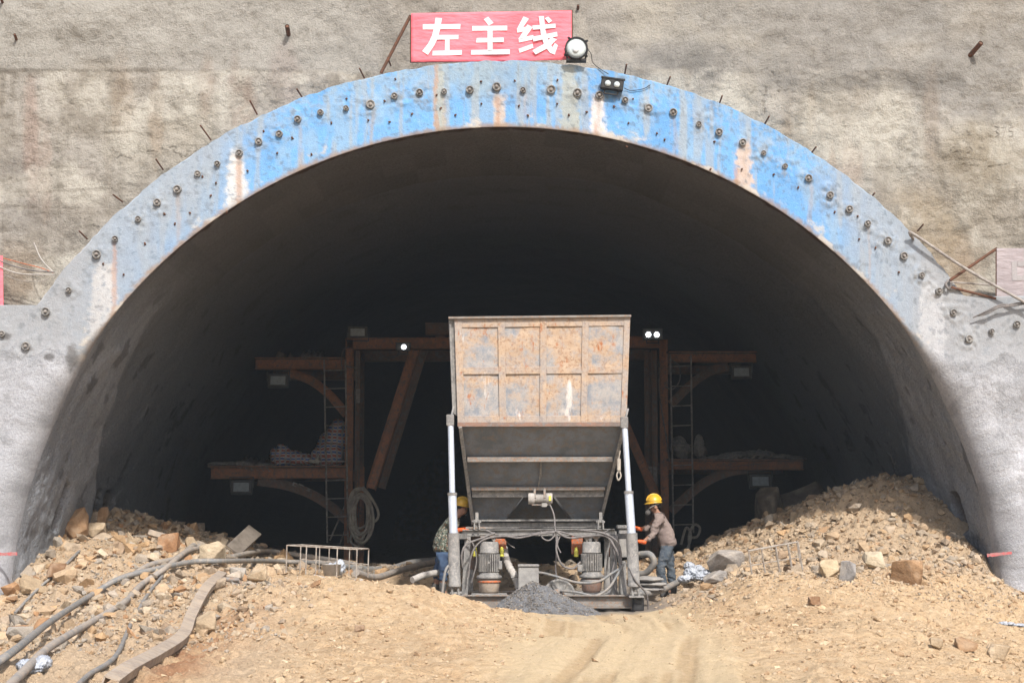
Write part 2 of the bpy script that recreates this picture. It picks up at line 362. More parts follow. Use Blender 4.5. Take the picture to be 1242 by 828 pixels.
def hit(px, py, y0=-14.0, y1=12.0):
    """ground point seen at a pixel"""
    ys = np.linspace(y0, y1, 700); a = at(px, py, y0); b = at(px, py, y1)
    xs = a.x+(b.x-a.x)*(ys-y0)/(y1-y0); zs = a.z+(b.z-a.z)*(ys-y0)/(y1-y0)
    d = zs-H(xs, ys); i = np.argmax(d < 0)
    if d[i] >= 0: i = len(ys)-1
    return Vector((xs[i], ys[i], float(H(xs[i:i+1], ys[i:i+1])[0])))
xs = np.concatenate([np.array([-80,-50,-35,-25,-18,-14,-12,-11,-10.3]), np.linspace(-9.7, 9.7, 860), np.array([10.3,11,12,14,18,25,35,50,80])])
ys = [-90,-60,-45,-36,-30,-28,-26,-24,-22,-20,-18]; y = -16.0
while y < 10: ys.append(y); y += max(.018, (y+28)*.0009 + .004)
while y < 62: ys.append(y); y += .25
ys = np.array(ys+[70, 90]); GX, GY = np.meshgrid(xs, ys, indexing='ij')
GZ = H(GX, GY)
nz1 = fbm(GX*.6, GY*.6, s=20, o=4); nz2 = fbm(GX*3, GY*3, s=21, o=4); t_ = track(GX, GY); rb_ = rubble(GX, GY)
def lerp(a, b, k): return a*(1-k[..., None])+np.array(b)*k[..., None]
col = np.zeros(GX.shape+(3,))+np.array([.71, .53, .345])
col = lerp(col, (.60, .42, .26), sst(.05, .5, nz1)*.5*(1-t_))
col = lerp(col, (.62, .48, .33), sst(.0, .5, nz2)*.45)
col = lerp(col, (.82, .67, .45), t_*.85); rut = fbm((GX-.035*(GY+1)+.25*np.sin(GY*.33))*5, GY*.22, s=4, o=3); col = lerp(col, (.56, .40, .24), t_*sst(-.05, -.5, rut)*.6)
nz3 = fbm(GX*13, GY*13, s=22, o=3, g=.7); col = lerp(col, (.48, .33, .20), sst(.15, .5, nz3)*.5*(1-.7*t_)); col = lerp(col, (.76, .61, .44), sst(.2, .6, -nz3)*.4)  # dark speckle puts small crumb shadows into the dirt colour
ppx, ppy = proj(GX, GY, GZ); col = col*np.array([1., .96, .89])
red = np.exp(-((ppx-(330-(ppy-700)*1.05))/48)**2)*sst(715, 760, ppy)*sst(.2, -.2, GY)   # reddish strip of broken laterite
col = lerp(col, (.36, .17, .085), np.clip(red*(.6+.5*nz2), 0, .8))
col = lerp(col, (.54, .42, .30), rb_*.6*(1-np.clip(red, 0, 1)))
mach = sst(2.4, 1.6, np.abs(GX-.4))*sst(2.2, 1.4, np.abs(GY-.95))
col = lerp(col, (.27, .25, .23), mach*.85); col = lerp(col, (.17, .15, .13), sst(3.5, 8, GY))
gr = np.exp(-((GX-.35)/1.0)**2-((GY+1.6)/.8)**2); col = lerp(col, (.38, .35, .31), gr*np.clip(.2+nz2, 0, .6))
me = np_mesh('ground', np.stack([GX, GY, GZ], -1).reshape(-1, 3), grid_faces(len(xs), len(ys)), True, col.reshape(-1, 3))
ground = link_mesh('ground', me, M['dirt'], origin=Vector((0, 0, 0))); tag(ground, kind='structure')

# ================================================================== STONES
def hull(n, sq=(1, 1, 1)):
    bm = bmesh.new()
    for i in range(n):
        v = Vector(RNG.normal(size=3)).normalized()*RNG.uniform(.8, 1.05)
        v = Vector([math.copysign(min(abs(c), .72), c) if RNG.random() < .7 else c for c in v])
        bm.verts.new((v.x*sq[0], v.y*sq[1], v.z*sq[2]))
    r = bmesh.ops.convex_hull(bm, input=bm.verts)
    for v in [v for v in bm.verts if not v.link_faces]: bm.verts.remove(v)
    bmesh.ops.triangulate(bm, faces=bm.faces); bm.normal_update()
    V = np.array([v.co[:] for v in bm.verts]); Fc = np.array([[v.index for v in f.verts] for f in bm.faces]) if not bm.verts.index_update() else None
    bm.free(); return V, Fc
PROT = []
for i in range(14):
    PROT.append(hull(int(RNG.integers(10, 17)), (1, RNG.uniform(.6, .95), RNG.uniform(.4, .8))))
PAL = 1.08*np.array([(.50,.36,.23),(.44,.35,.26),(.40,.345,.285),(.47,.30,.16),(.36,.19,.09),(.33,.305,.27),(.54,.44,.32),(.30,.21,.14),(.42,.33,.25)])
def rocks(P, S, pal=PAL, pw=None, sink=.25, dust=.22):
    """one numpy mesh of many stones; P (n,3) ground points, S sizes (radius)"""
    VV, FF, CC = [], [], []; off = 0; order = RNG.integers(0, len(PROT), len(P))
    ci = RNG.choice(len(pal), len(P), p=pw)
    for k, (V, Fc) in enumerate(PROT):
        ids = np.where(order == k)[0]
        if not len(ids): continue
        m = len(ids); a = RNG.uniform(0, 2*np.pi, m); tx = RNG.normal(0, .45, m); ty = RNG.normal(0, .45, m)
        ca, sa = np.cos(a), np.sin(a); v = V[None]*S[ids][:, None, None]*RNG.uniform(.75, 1.25, (m, 1, 3))
        x, y, z = v[..., 0], v[..., 1], v[..., 2]
        y, z = y*np.cos(tx)[:, None]-z*np.sin(tx)[:, None], y*np.sin(tx)[:, None]+z*np.cos(tx)[:, None]
        x, z = x*np.cos(ty)[:, None]+z*np.sin(ty)[:, None], -x*np.sin(ty)[:, None]+z*np.cos(ty)[:, None]
        x, y = x*ca[:, None]-y*sa[:, None], x*sa[:, None]+y*ca[:, None]
        w = np.stack([x, y, z+(S[ids]*(.5-sink))[:, None]], -1)+P[ids][:, None, :]
        VV.append(w.reshape(-1, 3)); FF.append((Fc[None]+(np.arange(m)*len(V))[:, None, None]+off).reshape(-1, 3)); off += m*len(V)
        c = pal[ci[ids]]*RNG.uniform(.8, 1.15, (m, 1)); c = c*(1-dust)+np.array([.5,.38,.25])*dust
        CC.append(np.repeat(c, len(V), 0))
    return np.concatenate(VV), np.concatenate(FF), np.concatenate(CC)
def inside_wall(x, y): return (y < .3) | ((x-AX)**2+(H(x, y)-ZC)**2 < (R-.12)**2)
def scatter(n, xr, yr, dens, smin, smax, pw=2.2, clump=None, extra=None):
    x = RNG.uniform(*xr, n); y = RNG.uniform(*yr, n); k = RNG.random(n) < dens(x, y); x, y = x[k], y[k]
    z = H(x, y); k = inside_wall(x, y) & (np.abs(x-AX) < 8.2); x, y, z = x[k], y[k], z[k]
    s = smin*(1-RNG.random(len(x))*(1-(smin/smax)**pw))**(-1/pw)
    if extra is not None: z = z+RNG.random(len(x))*extra(x, y)
    return np.stack([x, y, z], -1), s
def notouch(x, y):     # keep the machine's and the track's place clear
    return (1-flat(x, y))*(1-track(x, y)*.97)
def worker_spot(x, y): return 1-np.clip(1.6*np.exp(-((x-2.45)/.36)**2-((y-.7)/1.3)**2), 0, 1)
dl = lambda x, y: rubble(x, y)*notouch(x, y)*(x < -1.5)*worker_spot(x, y)
dr = lambda x, y: rubble(x, y)*notouch(x, y)*(x > 1.5)*worker_spot(x, y)
def stuff_rocks(name, label, sets, mat):
    A = [rocks(*s) for s in sets]; off = 0; F2 = []
    for V, Fc, c in A: F2.append(Fc+off); off += len(V)
    me = np_mesh(name, np.concatenate([a[0] for a in A]), np.concatenate(F2), False, np.concatenate([a[2] for a in A]))
    o = link_mesh(name, me, mat, origin=Vector((0, 0, 0))); return tag(o, label, 'rubble', kind='stuff')
PWL = np.array([.2,.17,.15,.12,.07,.09,.12,.04,.04]); PWL = PWL/PWL.sum()
S1 = scatter(20000, (-7.7, -2), (-9, 7), dl, .014, .06, 1.7); S2 = scatter(1500, (-7.7, -2), (-7, 7), dl, .055, .15, 2.0)
S3 = scatter(190, (-7.6, -3), (-3, 6), dl, .12, .24, 2)
stuff_rocks('rubble', 'broken tan and orange rock heaped against the left tunnel wall', [(S1[0], S1[1], PAL, PWL), (S2[0], S2[1], PAL, PWL), (S3[0], S3[1], PAL, PWL, .3)], M['stone'])
drx = lambda x, y: np.clip(dr(x, y)+.5*sst(2.0, 2.7, x)*sst(-4.2, -2.6, y)*sst(7.6, 5.5, x)*notouch(x, y), 0, 1)
S1 = scatter(26000, (1.8, 7.6), (-4, 7), drx, .011, .05, 1.6); S2 = scatter(1500, (1.8, 7.6), (-2.8, 7), drx, .05, .13, 2.3)
S3 = scatter(60, (2.5, 7.0), (-1.5, 5), dr, .12, .19, 2)
stuff_rocks('rubble', 'broken tan rock heaped against the right tunnel wall', [(S1[0], S1[1], PAL, PWL, .2, .45), (S2[0], S2[1], PAL, PWL, .28, .45), (S3[0], S3[1], PAL, PWL, .3)], M['stone'])
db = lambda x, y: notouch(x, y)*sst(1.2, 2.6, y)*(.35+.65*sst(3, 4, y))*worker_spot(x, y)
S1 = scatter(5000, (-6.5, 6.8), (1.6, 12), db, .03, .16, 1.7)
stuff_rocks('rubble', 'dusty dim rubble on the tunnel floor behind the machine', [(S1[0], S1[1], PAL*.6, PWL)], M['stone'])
dp = lambda x, y: (1-rubble(x, y)*.6)*notouch(x, y)*(.3+.7*sst(-.1, .4, fbm(x*1.1, y*1.1, s=50)+.12*(x-2)))
S1 = scatter(75000, (-7.7, 7.7), (-15.5, -.6), dp, .007, .03, 1.7); S2 = scatter(6000, (-7.7, 7.7), (-14, -1), dp, .03, .07, 2.4)
DP = np.array([(.64,.47,.29),(.58,.41,.25),(.68,.52,.35),(.42,.26,.14)])
stuff_rocks('pebbles', 'loose tan clods and pebbles over the bright foreground dirt', [(S1[0], S1[1], DP, None, .35, .5), (S2[0], S2[1], DP, None, .35, .4)], M['stone'])

def boulder(px, py, w, h, label, c, seed, sink=.12, Yoff=0, flatk=None, Y=None, tilt=None):
    """one named rock: base at a pixel, w,h its size in photo pixels"""
    p = hit(px, py) if Y is None else at(px, py, Y)
    s = (p.y+28)/F; rw, rh = w*s/2, h*s/2
    st = np.random.default_rng(seed); bm = bmesh.new()
    for i in range(15):
        v = Vector(st.normal(size=3)).normalized(); v = Vector([math.copysign(min(abs(q)*1.15, .8), q) for q in v])
        bm.verts.new(v)
    bmesh.ops.convex_hull(bm, input=bm.verts)
    for v in [v for v in bm.verts if not v.link_faces]: bm.verts.remove(v)
    bmesh.ops.dissolve_limit(bm, angle_limit=.35, verts=bm.verts, edges=bm.edges)
    bmesh.ops.bevel(bm, geom=list(bm.edges), offset=.045, segments=1, affect='EDGES')
    bmesh.ops.triangulate(bm, faces=bm.faces); bmesh.ops.subdivide_edges(bm, edges=bm.edges, cuts=3, use_grid_fill=True)
    co = np.array([v.co[:] for v in bm.verts]); nrm = co/np.linalg.norm(co, axis=1)[:, None]
    d = .05*fbm(co[:, 0]*2.2+seed, co[:, 1]*2.2, co[:, 2]*2.2, o=4, s=seed)
    co = co+nrm*d[:, None]; mn, mx = co.min(0), co.max(0); co = (co-(mn+mx)/2)/((mx-mn)/2)
    if tilt: a = math.radians(tilt); co = np.stack([co[:, 0]*math.cos(a)-co[:, 2]*math.sin(a), co[:, 1], co[:, 0]*math.sin(a)+co[:, 2]*math.cos(a)], -1)
    co = co*np.array([rw, (rw+rh)/2*.9 if flatk is None else flatk, rh*(1+sink)])
    for v, q in zip(bm.verts, co): v.co = q
    me = bpy.data.meshes.new('boulder'); bm.to_mesh(me); bm.free()
    nv = len(me.vertices); q = fbm(co[:, 0]*9, co[:, 1]*9, co[:, 2]*9, o=4, s=seed+3)
    cc = np.array(c)[None]*(1+.28*q[:, None]); cc = cc*(1-.35*sst(.1, .6, q)[:, None])+np.array([.5,.42,.32])*.35*sst(.1, .6, q)[:, None]
    a = me.color_attributes.new('Col', 'FLOAT_COLOR', 'POINT'); a.data.foreach_set('color', np.concatenate([np.clip(cc, 0, 1), np.ones((nv, 1))], 1).astype(np.float32).ravel())
    me.transform(Matrix.Translation(p+Vector((0, Yoff, rh*(1-sink)))))
    return tag(link_mesh('boulder', me, M['stone']), label, 'boulder')
OR = (.40,.25,.14); TN = (.50,.38,.25); GYc = (.40,.36,.31); BR = (.27,.155,.085)
boulder(92,649,30,34,'rust-brown boulder with an upright face, highest stone of the left heap by the tunnel wall',OR,1)
boulder(124,643,14,26,'narrow pointed orange rock standing on end right of the highest brown boulder',OR,2)
boulder(117,650,22,16,'flat pale slab lying just right of the highest brown boulder on the left heap',TN,3)
boulder(68,701,26,16,'dark reddish-brown angular rock beside the thin grey hose near the left wall',BR,4)
boulder(42,718,34,22,'broad smooth tan boulder half buried at the foot of the left wall',TN,5)
boulder(24,778,30,18,'grey-tan block low on the left slope beside the left edge of the photo',GYc,6)
boulder(161,664,14,18,'small pale pointed stone standing on the crest of the left heap',TN,7)
boulder(205,668,26,22,'rust-red and tan rock on the crest of the left heap behind the pale hose',(.42,.23,.12),8)
boulder(233,666,20,14,'rounded tan stone on the crest above the bend of the pale hose',TN,9)
boulder(262,682,38,26,'large pale cream boulder where the grey hoses cross on the left heap',(.56,.45,.31),10)
boulder(250,766,26,24,'rounded tan boulder wedged beside the bent steel channel',TN,11)
boulder(312,706,24,22,'squarish tan stone lying below the grey hose near the left wire cage',TN,12)
boulder(288,704,22,16,'grey-tan lump beside the curled grey steel scrap',GYc,13)
boulder(1100,708,38,29,'large dark orange-brown boulder with a pale top on the right mound crest',OR,14)
boulder(1006,699,24,20,'pale yellow block with a shaded side left of the big brown boulder',(.56,.44,.28),15)
boulder(1028,706,20,26,'grey upright stone between the pale yellow block and the big brown boulder',(.33,.31,.29),16)
boulder(1060,690,26,20,'pale cream rock above and left of the big brown boulder',(.58,.48,.34),17)
boulder(880,692,46,24,'broad grey-tan slab leaning on stones beside the white plastic sheets',(.40,.36,.32),18)
boulder(868,706,30,14,'flat grey shard below the broad slab beside the white plastic sheets',(.36,.33,.3),19)
boulder(1172,790,26,16,'orange-brown boulder lying in the dirt at the lower right, leftmost of its cluster',OR,20)
boulder(1136,788,16,12,'small pale tan stone lying left of the orange-brown boulder at lower right',TN,21)
boulder(1212,800,28,18,'tan block at the right edge of the foreground dirt',TN,22)
boulder(988,734,16,10,'small red-brown stone on the front of the right dirt mound',BR,23)
boulder(436,766,12,8,'small dark brown stone lying alone on the dirt below the left mound',BR,24)
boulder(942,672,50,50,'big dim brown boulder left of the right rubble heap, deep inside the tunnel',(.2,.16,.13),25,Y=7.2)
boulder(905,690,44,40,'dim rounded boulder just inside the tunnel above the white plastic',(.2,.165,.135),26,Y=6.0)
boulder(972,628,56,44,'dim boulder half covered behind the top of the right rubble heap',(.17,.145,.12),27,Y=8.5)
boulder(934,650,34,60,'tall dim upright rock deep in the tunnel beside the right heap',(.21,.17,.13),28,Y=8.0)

# ================================================================== PORTAL (ring, side walls, vault, pipe ends)
portal = thing('tunnel_portal', 'arched tunnel portal with worn blue painted ring, rough grey concrete sides and dark vault', 'tunnel', (AX, 0, 0))
th = np.radians(np.concatenate([np.linspace(-12, 168, 0), np.linspace(-10, 190, 1150)]))
TH0 = math.radians(34)
def ledge(th):      # how far the face reaches out at this angle
    s, c = np.sin(th), np.abs(np.cos(th)); right = np.cos(th) > 0
    zl = np.where(right, 4.80, 4.66)
    big = np.minimum(zl/np.maximum(s, 1e-3), 14/np.maximum(c, 1e-3)); big = np.where(s <= 0, 14/np.maximum(c, 1e-3), big)
    return np.where(s > zl/RO, RO, np.maximum(big, RO))
ro = ledge(th) + .016*fbm(th*45, 0*th+3, s=60, o=4)
rr = .42*sst(math.sin(math.radians(40)), math.sin(math.radians(22)), np.sin(th)) + .015
cols_u = np.concatenate([np.linspace(0, 1, 7)[:-1]*0-1, ])  # placeholder
NR, NF, NB = 6, 46, 26
P = []
for i in range(NR):
    a = i/NR*math.pi/2; P.append((R+rr*(1-math.cos(a)), rr*(1-math.sin(a))))
rf0 = R+rr; rf1 = np.minimum(ro, RO)
for i in range(NF): P.append((rf0+(rf1-rf0)*i/(NF-1), 0*th))
for i in range(1, NB+1): k = (i/NB)**2.0; P.append((rf1+(ro-rf1)*k, 0*th))
for yy in (.02, .1, .3, .6, .9): P.append((ro+(.01 if yy > .02 else 0), 0*th+yy))
RRr = np.stack([p[0] for p in P], 1); YY = np.stack([p[1] for p in P], 1); TT = np.repeat(th[:, None], RRr.shape[1], 1)
X = AX+RRr*np.cos(TT); Z = ZC+RRr*np.sin(TT)
px, py = proj(X, YY, Z)
_n = 18*fbm(X*1.6, Z*1.6, s=59, o=4); side = sst(392, 450, py+_n-.10*np.minimum(np.abs(px-60), np.abs(px-1170)))*(YY < .95)     # rough sprayed zone
BOLTS = [(56,378),(84,352),(117.5,309),(140,290),(168,266),(191,246),(215.6,230),(240,211),(264,199),(290.5,186),(314,172),(339,163),(361.5,145),(389,137),(420,132),(449.5,127),(478.5,117),(509,112.6),(538.7,111.6),(570,109.6),(602.6,106),(634.4,110),(668.6,109),(700.4,113),(727,116),(758,122),(786.6,131.6),(816.7,136.6),(847.5,151),(872,160.6),(900.7,173),(926,186),(952,202),(980.4,216.4),(1006.5,237),(1030,254),(1052,271.7),(1076.7,292),(1096,310.5),(1117.6,334),(1138,353.5),(1156,379),(1175,411),(1202,402),(1233,393),(3,405),(32,420)]
scab = 0*X
for bx, by in BOLTS:
    b = at(bx, by, 0); d = np.sqrt((X-b.x)**2+(Z-b.z)**2); k = RNG.uniform(.3, 1)
    scab = np.maximum(scab, k*sst(.26, .07, d+.05*fbm(X*7, Z*7, s=61)))
face = YY < .01
disp = -(.006*fbm(X*3, Z*3, s=62) + .016*scab*(1+1.5*fbm(X*15, Z*15, s=63, o=3)) + side*(.05*fbm(X*1.1, Z*1.1, s=64, o=3)+.008*fbm(X*6, Z*6, s=65, o=4, g=.65)+.008*np.abs(fbm(X*15, Z*15, s=66, o=2))))
Yd = YY + disp*sst(7.36, 7.6, RRr)
c = np.zeros(X.shape+(3,))+np.array(srgb(112, 164, 212))
n1 = fbm(X*1.3, Z*1.3, s=70, o=5); n2 = fbm(X*5, Z*1.6, s=71, o=4); n3 = fbm(X*14, Z*14, s=72, o=4, g=.65); n4 = fbm(X*9, Z*.8, s=73, o=3)
c = lerp(c, srgb(98, 150, 202), sst(0, .6, n1)*.6)
c = lerp(c, srgb(148, 170, 186), sst(.05, .6, n2)*.5); c = lerp(c, srgb(170, 165, 150), sst(.15, .6, n4)*.5)
c = lerp(c, srgb(150, 165, 175), sst(8.0, 8.3, RRr)*.5*sst(-.4, .3, n3))
crown = np.exp(-((px-590)/70)**2); c = lerp(c, srgb(150, 160, 160), crown*sst(.5, -.3, (py-110)/30.)*.6)
def blob(cx_, cy_, wx, wy, nk=.5):
    return np.clip(sst(1.25, .6, np.sqrt(((px-cx_)/wx)**2+((py-cy_)/wy)**2)+nk*.5*n3), 0, 1)
def drip(bx, y0, y1, w0, w1):
    t = np.clip((py-y0)/(y1-y0), 0, 1); w = w0+(w1-w0)*t
    return sst(1.15, .55, np.abs(px-bx-3*n2)/w+.35*n3)*sst(y0-8, y0+3, py)
greyk = np.maximum(sst(265, 150, px+.55*(py-330)-60*0+18*n1), sst(985, 1085, px-.2*(py-330)+20*n1))
c = lerp(c, srgb(152, 160, 168), greyk*.9)
c = lerp(c, srgb(150, 152, 155), np.maximum(sst(130, 60, px+12*n3), sst(1095, 1140, px+12*n3)))
for a_ in ((288,184,250,8,16,srgb(208,205,200)),(727,118,172,9,13,srgb(214,205,198)),(902,174,238,8,14,srgb(200,178,160)),(126,322,410,12,26,srgb(196,193,190)),(1128,345,412,10,13,srgb(200,200,202)),(1140,360,408,5,9,srgb(205,205,208)),(606,118,152,9,9,srgb(190,175,160)),(534,75,150,6,8,srgb(165,168,160)),(690,80,155,10,12,srgb(166,168,158))):
    c = lerp(c, a_[5], drip(*a_[:5])*.9*sst(8.5, 8.3, RRr))
for a_ in ((291,190,216,3,3),(604,120,150,4,3),(893,205,232,4,2),(138,296,330,3,4),(725,150,170,3,2),(530,80,150,3,3)):
    c = lerp(c, srgb(176, 132, 104), drip(*a_)*.55)
for i, (bx, by) in enumerate(BOLTS):
    if 150 < bx < 1100 and i % 3 == 0: c = lerp(c, srgb(170, 150, 132), drip(bx+2, by+6, by+30, 2.2, 2.5)*.35)
c = lerp(c, srgb(150, 146, 138), scab*.6*sst(-.2, .5, n3+.2)); c = lerp(c, srgb(88, 100, 112), sst(.62, .8, n3)*.5*(1-side))
c = lerp(c, srgb(150, 128, 108), sst(R+.09, R+.01, RRr+.03*n3)*(1-side)*.8)
sc_ = np.zeros(c.shape)+np.array(srgb(200, 201, 205)); sc_ = lerp(sc_, srgb(224, 225, 230), sst(-.1, .5, n1)*.9); sc_ = lerp(sc_, srgb(165, 166, 168), sst(.2, .7, fbm(X*4, Z*4, s=75, o=4))*.55)
topz = sst(420, 380, py)*.6; sc_ = lerp(sc_, srgb(160, 160, 160), topz)*.80
c = c*(1-side[..., None])+sc_*side[..., None]
c = lerp(c, srgb(150, 172, 190), (1-side)*.14*sst(-.2, .5, n3)); c = lerp(c, srgb(156, 158, 160), (1-side)*np.maximum(sst(170, 90, px+14*n1), sst(1070, 1130, px+14*n1))*.6)
scar = sst(.42, .6, fbm(TT*22, RRr*6, s=76, o=4))*sst(R+.2, R+.03, RRr+.12*n3)*(1-side); c = lerp(c, srgb(196, 188, 176), scar*.75); c = lerp(c, srgb(100, 104, 108), sst(.72, .82, fbm(X*11, Z*11, s=77, o=3))*.4*(1-side)*(YY < .01))
c = lerp(c, srgb(110, 108, 106), np.clip(blob(87, 434, 8, 17), 0, 1)*.8)
for (bx, by) in ((8,408),(32,420),(60,433)): c = lerp(c, srgb(95, 92, 90), blob(bx, by, 6, 5)*.8)
me = np_mesh('portal_face', np.stack([X, Yd, Z], -1).reshape(-1, 3), grid_faces(*X.shape), True, c.reshape(-1, 3))
me.flip_normals()
pf = link_mesh('portal_face', me, M['ring'], portal); me.materials.append(M['shotrough'])
sd = side.reshape(-1); fi = np.empty(len(me.loops), np.int32); me.loops.foreach_get('vertex_index', fi)
me.polygons.foreach_set('material_index', (sd[fi.reshape(-1, 4)].mean(1) > .5).astype(np.int32))
# ---- vault
tv = np.radians(np.linspace(-10, 190, 620)); yv = [0.0]
while yv[-1] < 26: yv.append(yv[-1]+.045+.012*yv[-1])
while yv[-1] < 95: yv.append(yv[-1]+1.5)
yv = np.array(yv); T, Yv = np.meshgrid(tv, yv, indexing='ij')
rrv = .42*sst(math.sin(math.radians(40)), math.sin(math.radians(22)), np.sin(T))+.015
Yv2 = Yv+rrv*np.exp(-Yv/1.0)
S = T*R
lining = sst(4.3, 3.9, Yv+.35*fbm(S*.5, Yv*0, s=80, o=2))*sst(math.sin(math.radians(38)), math.sin(math.radians(52)), np.sin(T))
rough = 1-lining
left = (np.cos(T) < 0)
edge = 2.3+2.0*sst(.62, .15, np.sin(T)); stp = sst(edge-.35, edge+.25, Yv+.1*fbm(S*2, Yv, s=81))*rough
low = sst(.72, .45, np.sin(T)); r = R + .06*stp - .07*np.minimum(Yv, 5)*(1-stp)*low + .12*sst(3.9, 4.35, Yv)*sst(.55, .8, np.sin(T)) + rough*sst(.1, .5, Yv)*(.05*fbm(S*.8, Yv*.8, s=82, o=3)+.022*fbm(S*3, Yv*2.4, s=83, o=4, g=.6)+.012*np.abs(fbm(S*11, Yv*11, s=84, o=2)))
r += lining*.008*fbm(S*3, Yv*3, s=85)
seg = np.floor(S/.52); segy = np.floor(Yv/1.35); vv = _h(seg.astype(np.int64), segy.astype(np.int64), 0*seg.astype(np.int64), 5)
fs_ = np.abs(S/.52-np.round(S/.52))*.52; fy_ = np.abs(Yv/1.35-np.round(Yv/1.35))*1.35
r += lining*(.006*(vv-.5)+.012*sst(.03, .0, np.minimum(fs_, fy_)))
X = AX+r*np.cos(T); Z = ZC+r*np.sin(T); px, py = proj(X, Yv2, Z)
for (x0, y0, x1, y1, w) in ((66,640,82,590,3.5),(112,640,121,596,3.0),(122,660,134,600,6),(1168,640,1156,602,6)):  # last mark, right wall: a shadow wedge put into colour and shape
    t = np.clip(((px-x0)*(x1-x0)+(py-y0)*(y1-y0))/((x1-x0)**2+(y1-y0)**2), 0, 1)
    d = np.hypot(px-x0-(x1-x0)*t, py-y0-(y1-y0)*t); g = sst(1.2, .5, d/w)*(Yv < 9); r = r+.14*g
    if x0 == 66: G = g
    else: G = np.maximum(G, g)
X = AX+r*np.cos(T); Z = ZC+r*np.sin(T)
n1 = fbm(S*.9, Yv*.5, s=86, o=4); n2 = fbm(S*.8, Yv*4, s=87, o=4); n3 = fbm(S*6, Yv*6, s=88, o=4)
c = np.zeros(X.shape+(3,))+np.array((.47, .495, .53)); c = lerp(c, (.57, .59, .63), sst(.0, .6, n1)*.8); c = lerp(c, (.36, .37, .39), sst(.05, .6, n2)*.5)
c = lerp(c, (.33, .35, .37), stp*.6); c = lerp(c, (.20, .19, .18), lining*.85)  # paler before the step: the sunlit mouth is put into the wall colour
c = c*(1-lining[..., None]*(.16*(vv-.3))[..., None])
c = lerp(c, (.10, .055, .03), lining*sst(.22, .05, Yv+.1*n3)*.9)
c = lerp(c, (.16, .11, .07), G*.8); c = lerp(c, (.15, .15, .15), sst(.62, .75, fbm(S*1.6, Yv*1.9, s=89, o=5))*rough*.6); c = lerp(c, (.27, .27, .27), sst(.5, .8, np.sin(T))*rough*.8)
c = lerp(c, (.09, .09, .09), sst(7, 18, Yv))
white = sst(.35, .6, fbm(S*1.2, Yv*1.5, s=90, o=4))*sst(.5, .2, np.sin(T))*sst(4, 1, Yv); c = lerp(c, (.5, .5, .52), white*.6)
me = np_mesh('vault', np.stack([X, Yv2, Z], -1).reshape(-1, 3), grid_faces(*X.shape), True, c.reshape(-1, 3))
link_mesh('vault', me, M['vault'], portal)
m = MB(); m.box(AX-8, AX+8, 92, 92.4, -1, 9); m.build('tunnel_face', M['dark_steel'], portal)
# ---- pipe ends, studs
def pipe_end():
    m = MB(); m.lathe((0, 0, 0), [(.001, -.05), (.078, -.05), (.078, .025), (.066, .03), (.06, .028), (.055, .008), (.001, .006)], 18, 'Y')
    return m
pm = pipe_end().mesh('pipe_end'); pm.materials.append(M['dust_steel'])
bm_ = MB(); bm_.lathe((0, 0, 0), [(.001, 0), (.03, 0), (.03, .03), (.022, .034), (.022, .05), (.001, .053)], 6, 'Y', False); bmm = bm_.mesh('bolt'); bmm.materials.append(M['wire'])
for i, (bx, by) in enumerate(BOLTS):
    v = at(bx, by, 0) - wloc(portal); o = bpy.data.objects.new('pipe_end', pm); C.objects.link(o); o.parent = portal
    rv = random.Random(i); s = rv.uniform(.55, .95); o.location = v+Vector((0, -.03, 0)); o.scale = (s*.92, .7+rv.random()*.5, s*.92); o.rotation_euler = (rv.uniform(-.15, .15), rv.uniform(0, 3), rv.uniform(-.15, .15))
    b = bpy.data.objects.new('bolt', bmm); C.objects.link(b); b.parent = o; b.location = (0, -.003, 0)
STUDS = [(467,123),(473,148),(447,146),(402,150),(378,188),(355,168),(336,186),(480,97),(583,99),(584,126),(535,131),(530,115),(625,99),(629,129),(676,98),(676,126),(712,136),(745,130),(768,120),(762,150),(797,162),(760,178),(806,170),(866,172),(900,205),(862,205),(938,212),(968,228),(1012,258),(1040,262),(1062,300),(1090,330),(1042,290),(300,207),(262,222),(275,258),(230,258),(256,237),(150,333),(176,296),(200,260),(212,272),(246,215),(125,320),(320,160),(420,120),(640,140),(690,140),(552,140),(500,138)]
sm_ = MB(); sm_.lathe((0, 0, 0), [(.001, -.02), (.017, -.02), (.014,.035),(.001,.037)], 6, 'Y'); smm = sm_.mesh('stud'); smm.materials.append(M['rebar'])
for i, (bx, by) in enumerate(STUDS):
    o = bpy.data.objects.new('stud', smm); C.objects.link(o); o.parent = portal; o.location = at(bx, by, 0)-wloc(portal); o.rotation_euler = (random.uniform(-.5, .5), 0, random.uniform(-.5, .5))
# red spray marks on the side walls (paint film following the rough wall)
def mark(name, pts, w, mat, parent, yoff, n=14):
    m = MB(); P = [at(a, b, 0) for a, b in pts]; P = smooth_path(P, 4) if len(P) > 2 else [P[0]+(P[1]-P[0])*k/n for k in range(n+1)]
    for a, b in zip(P[:-1], P[1:]):
        m.bar(Vector((a.x, yoff, a.z)), Vector((b.x, yoff, b.z)), w*random.uniform(.7, 1.1), .02)
    return m.build(name, mat, parent)
mark('spray_mark', [(-8,672),(22,671)], .05, M['redspray'], portal, -.05)
mark('spray_mark', [(1196,673),(1226,670)], .05, M['redspray'], portal, -.05)

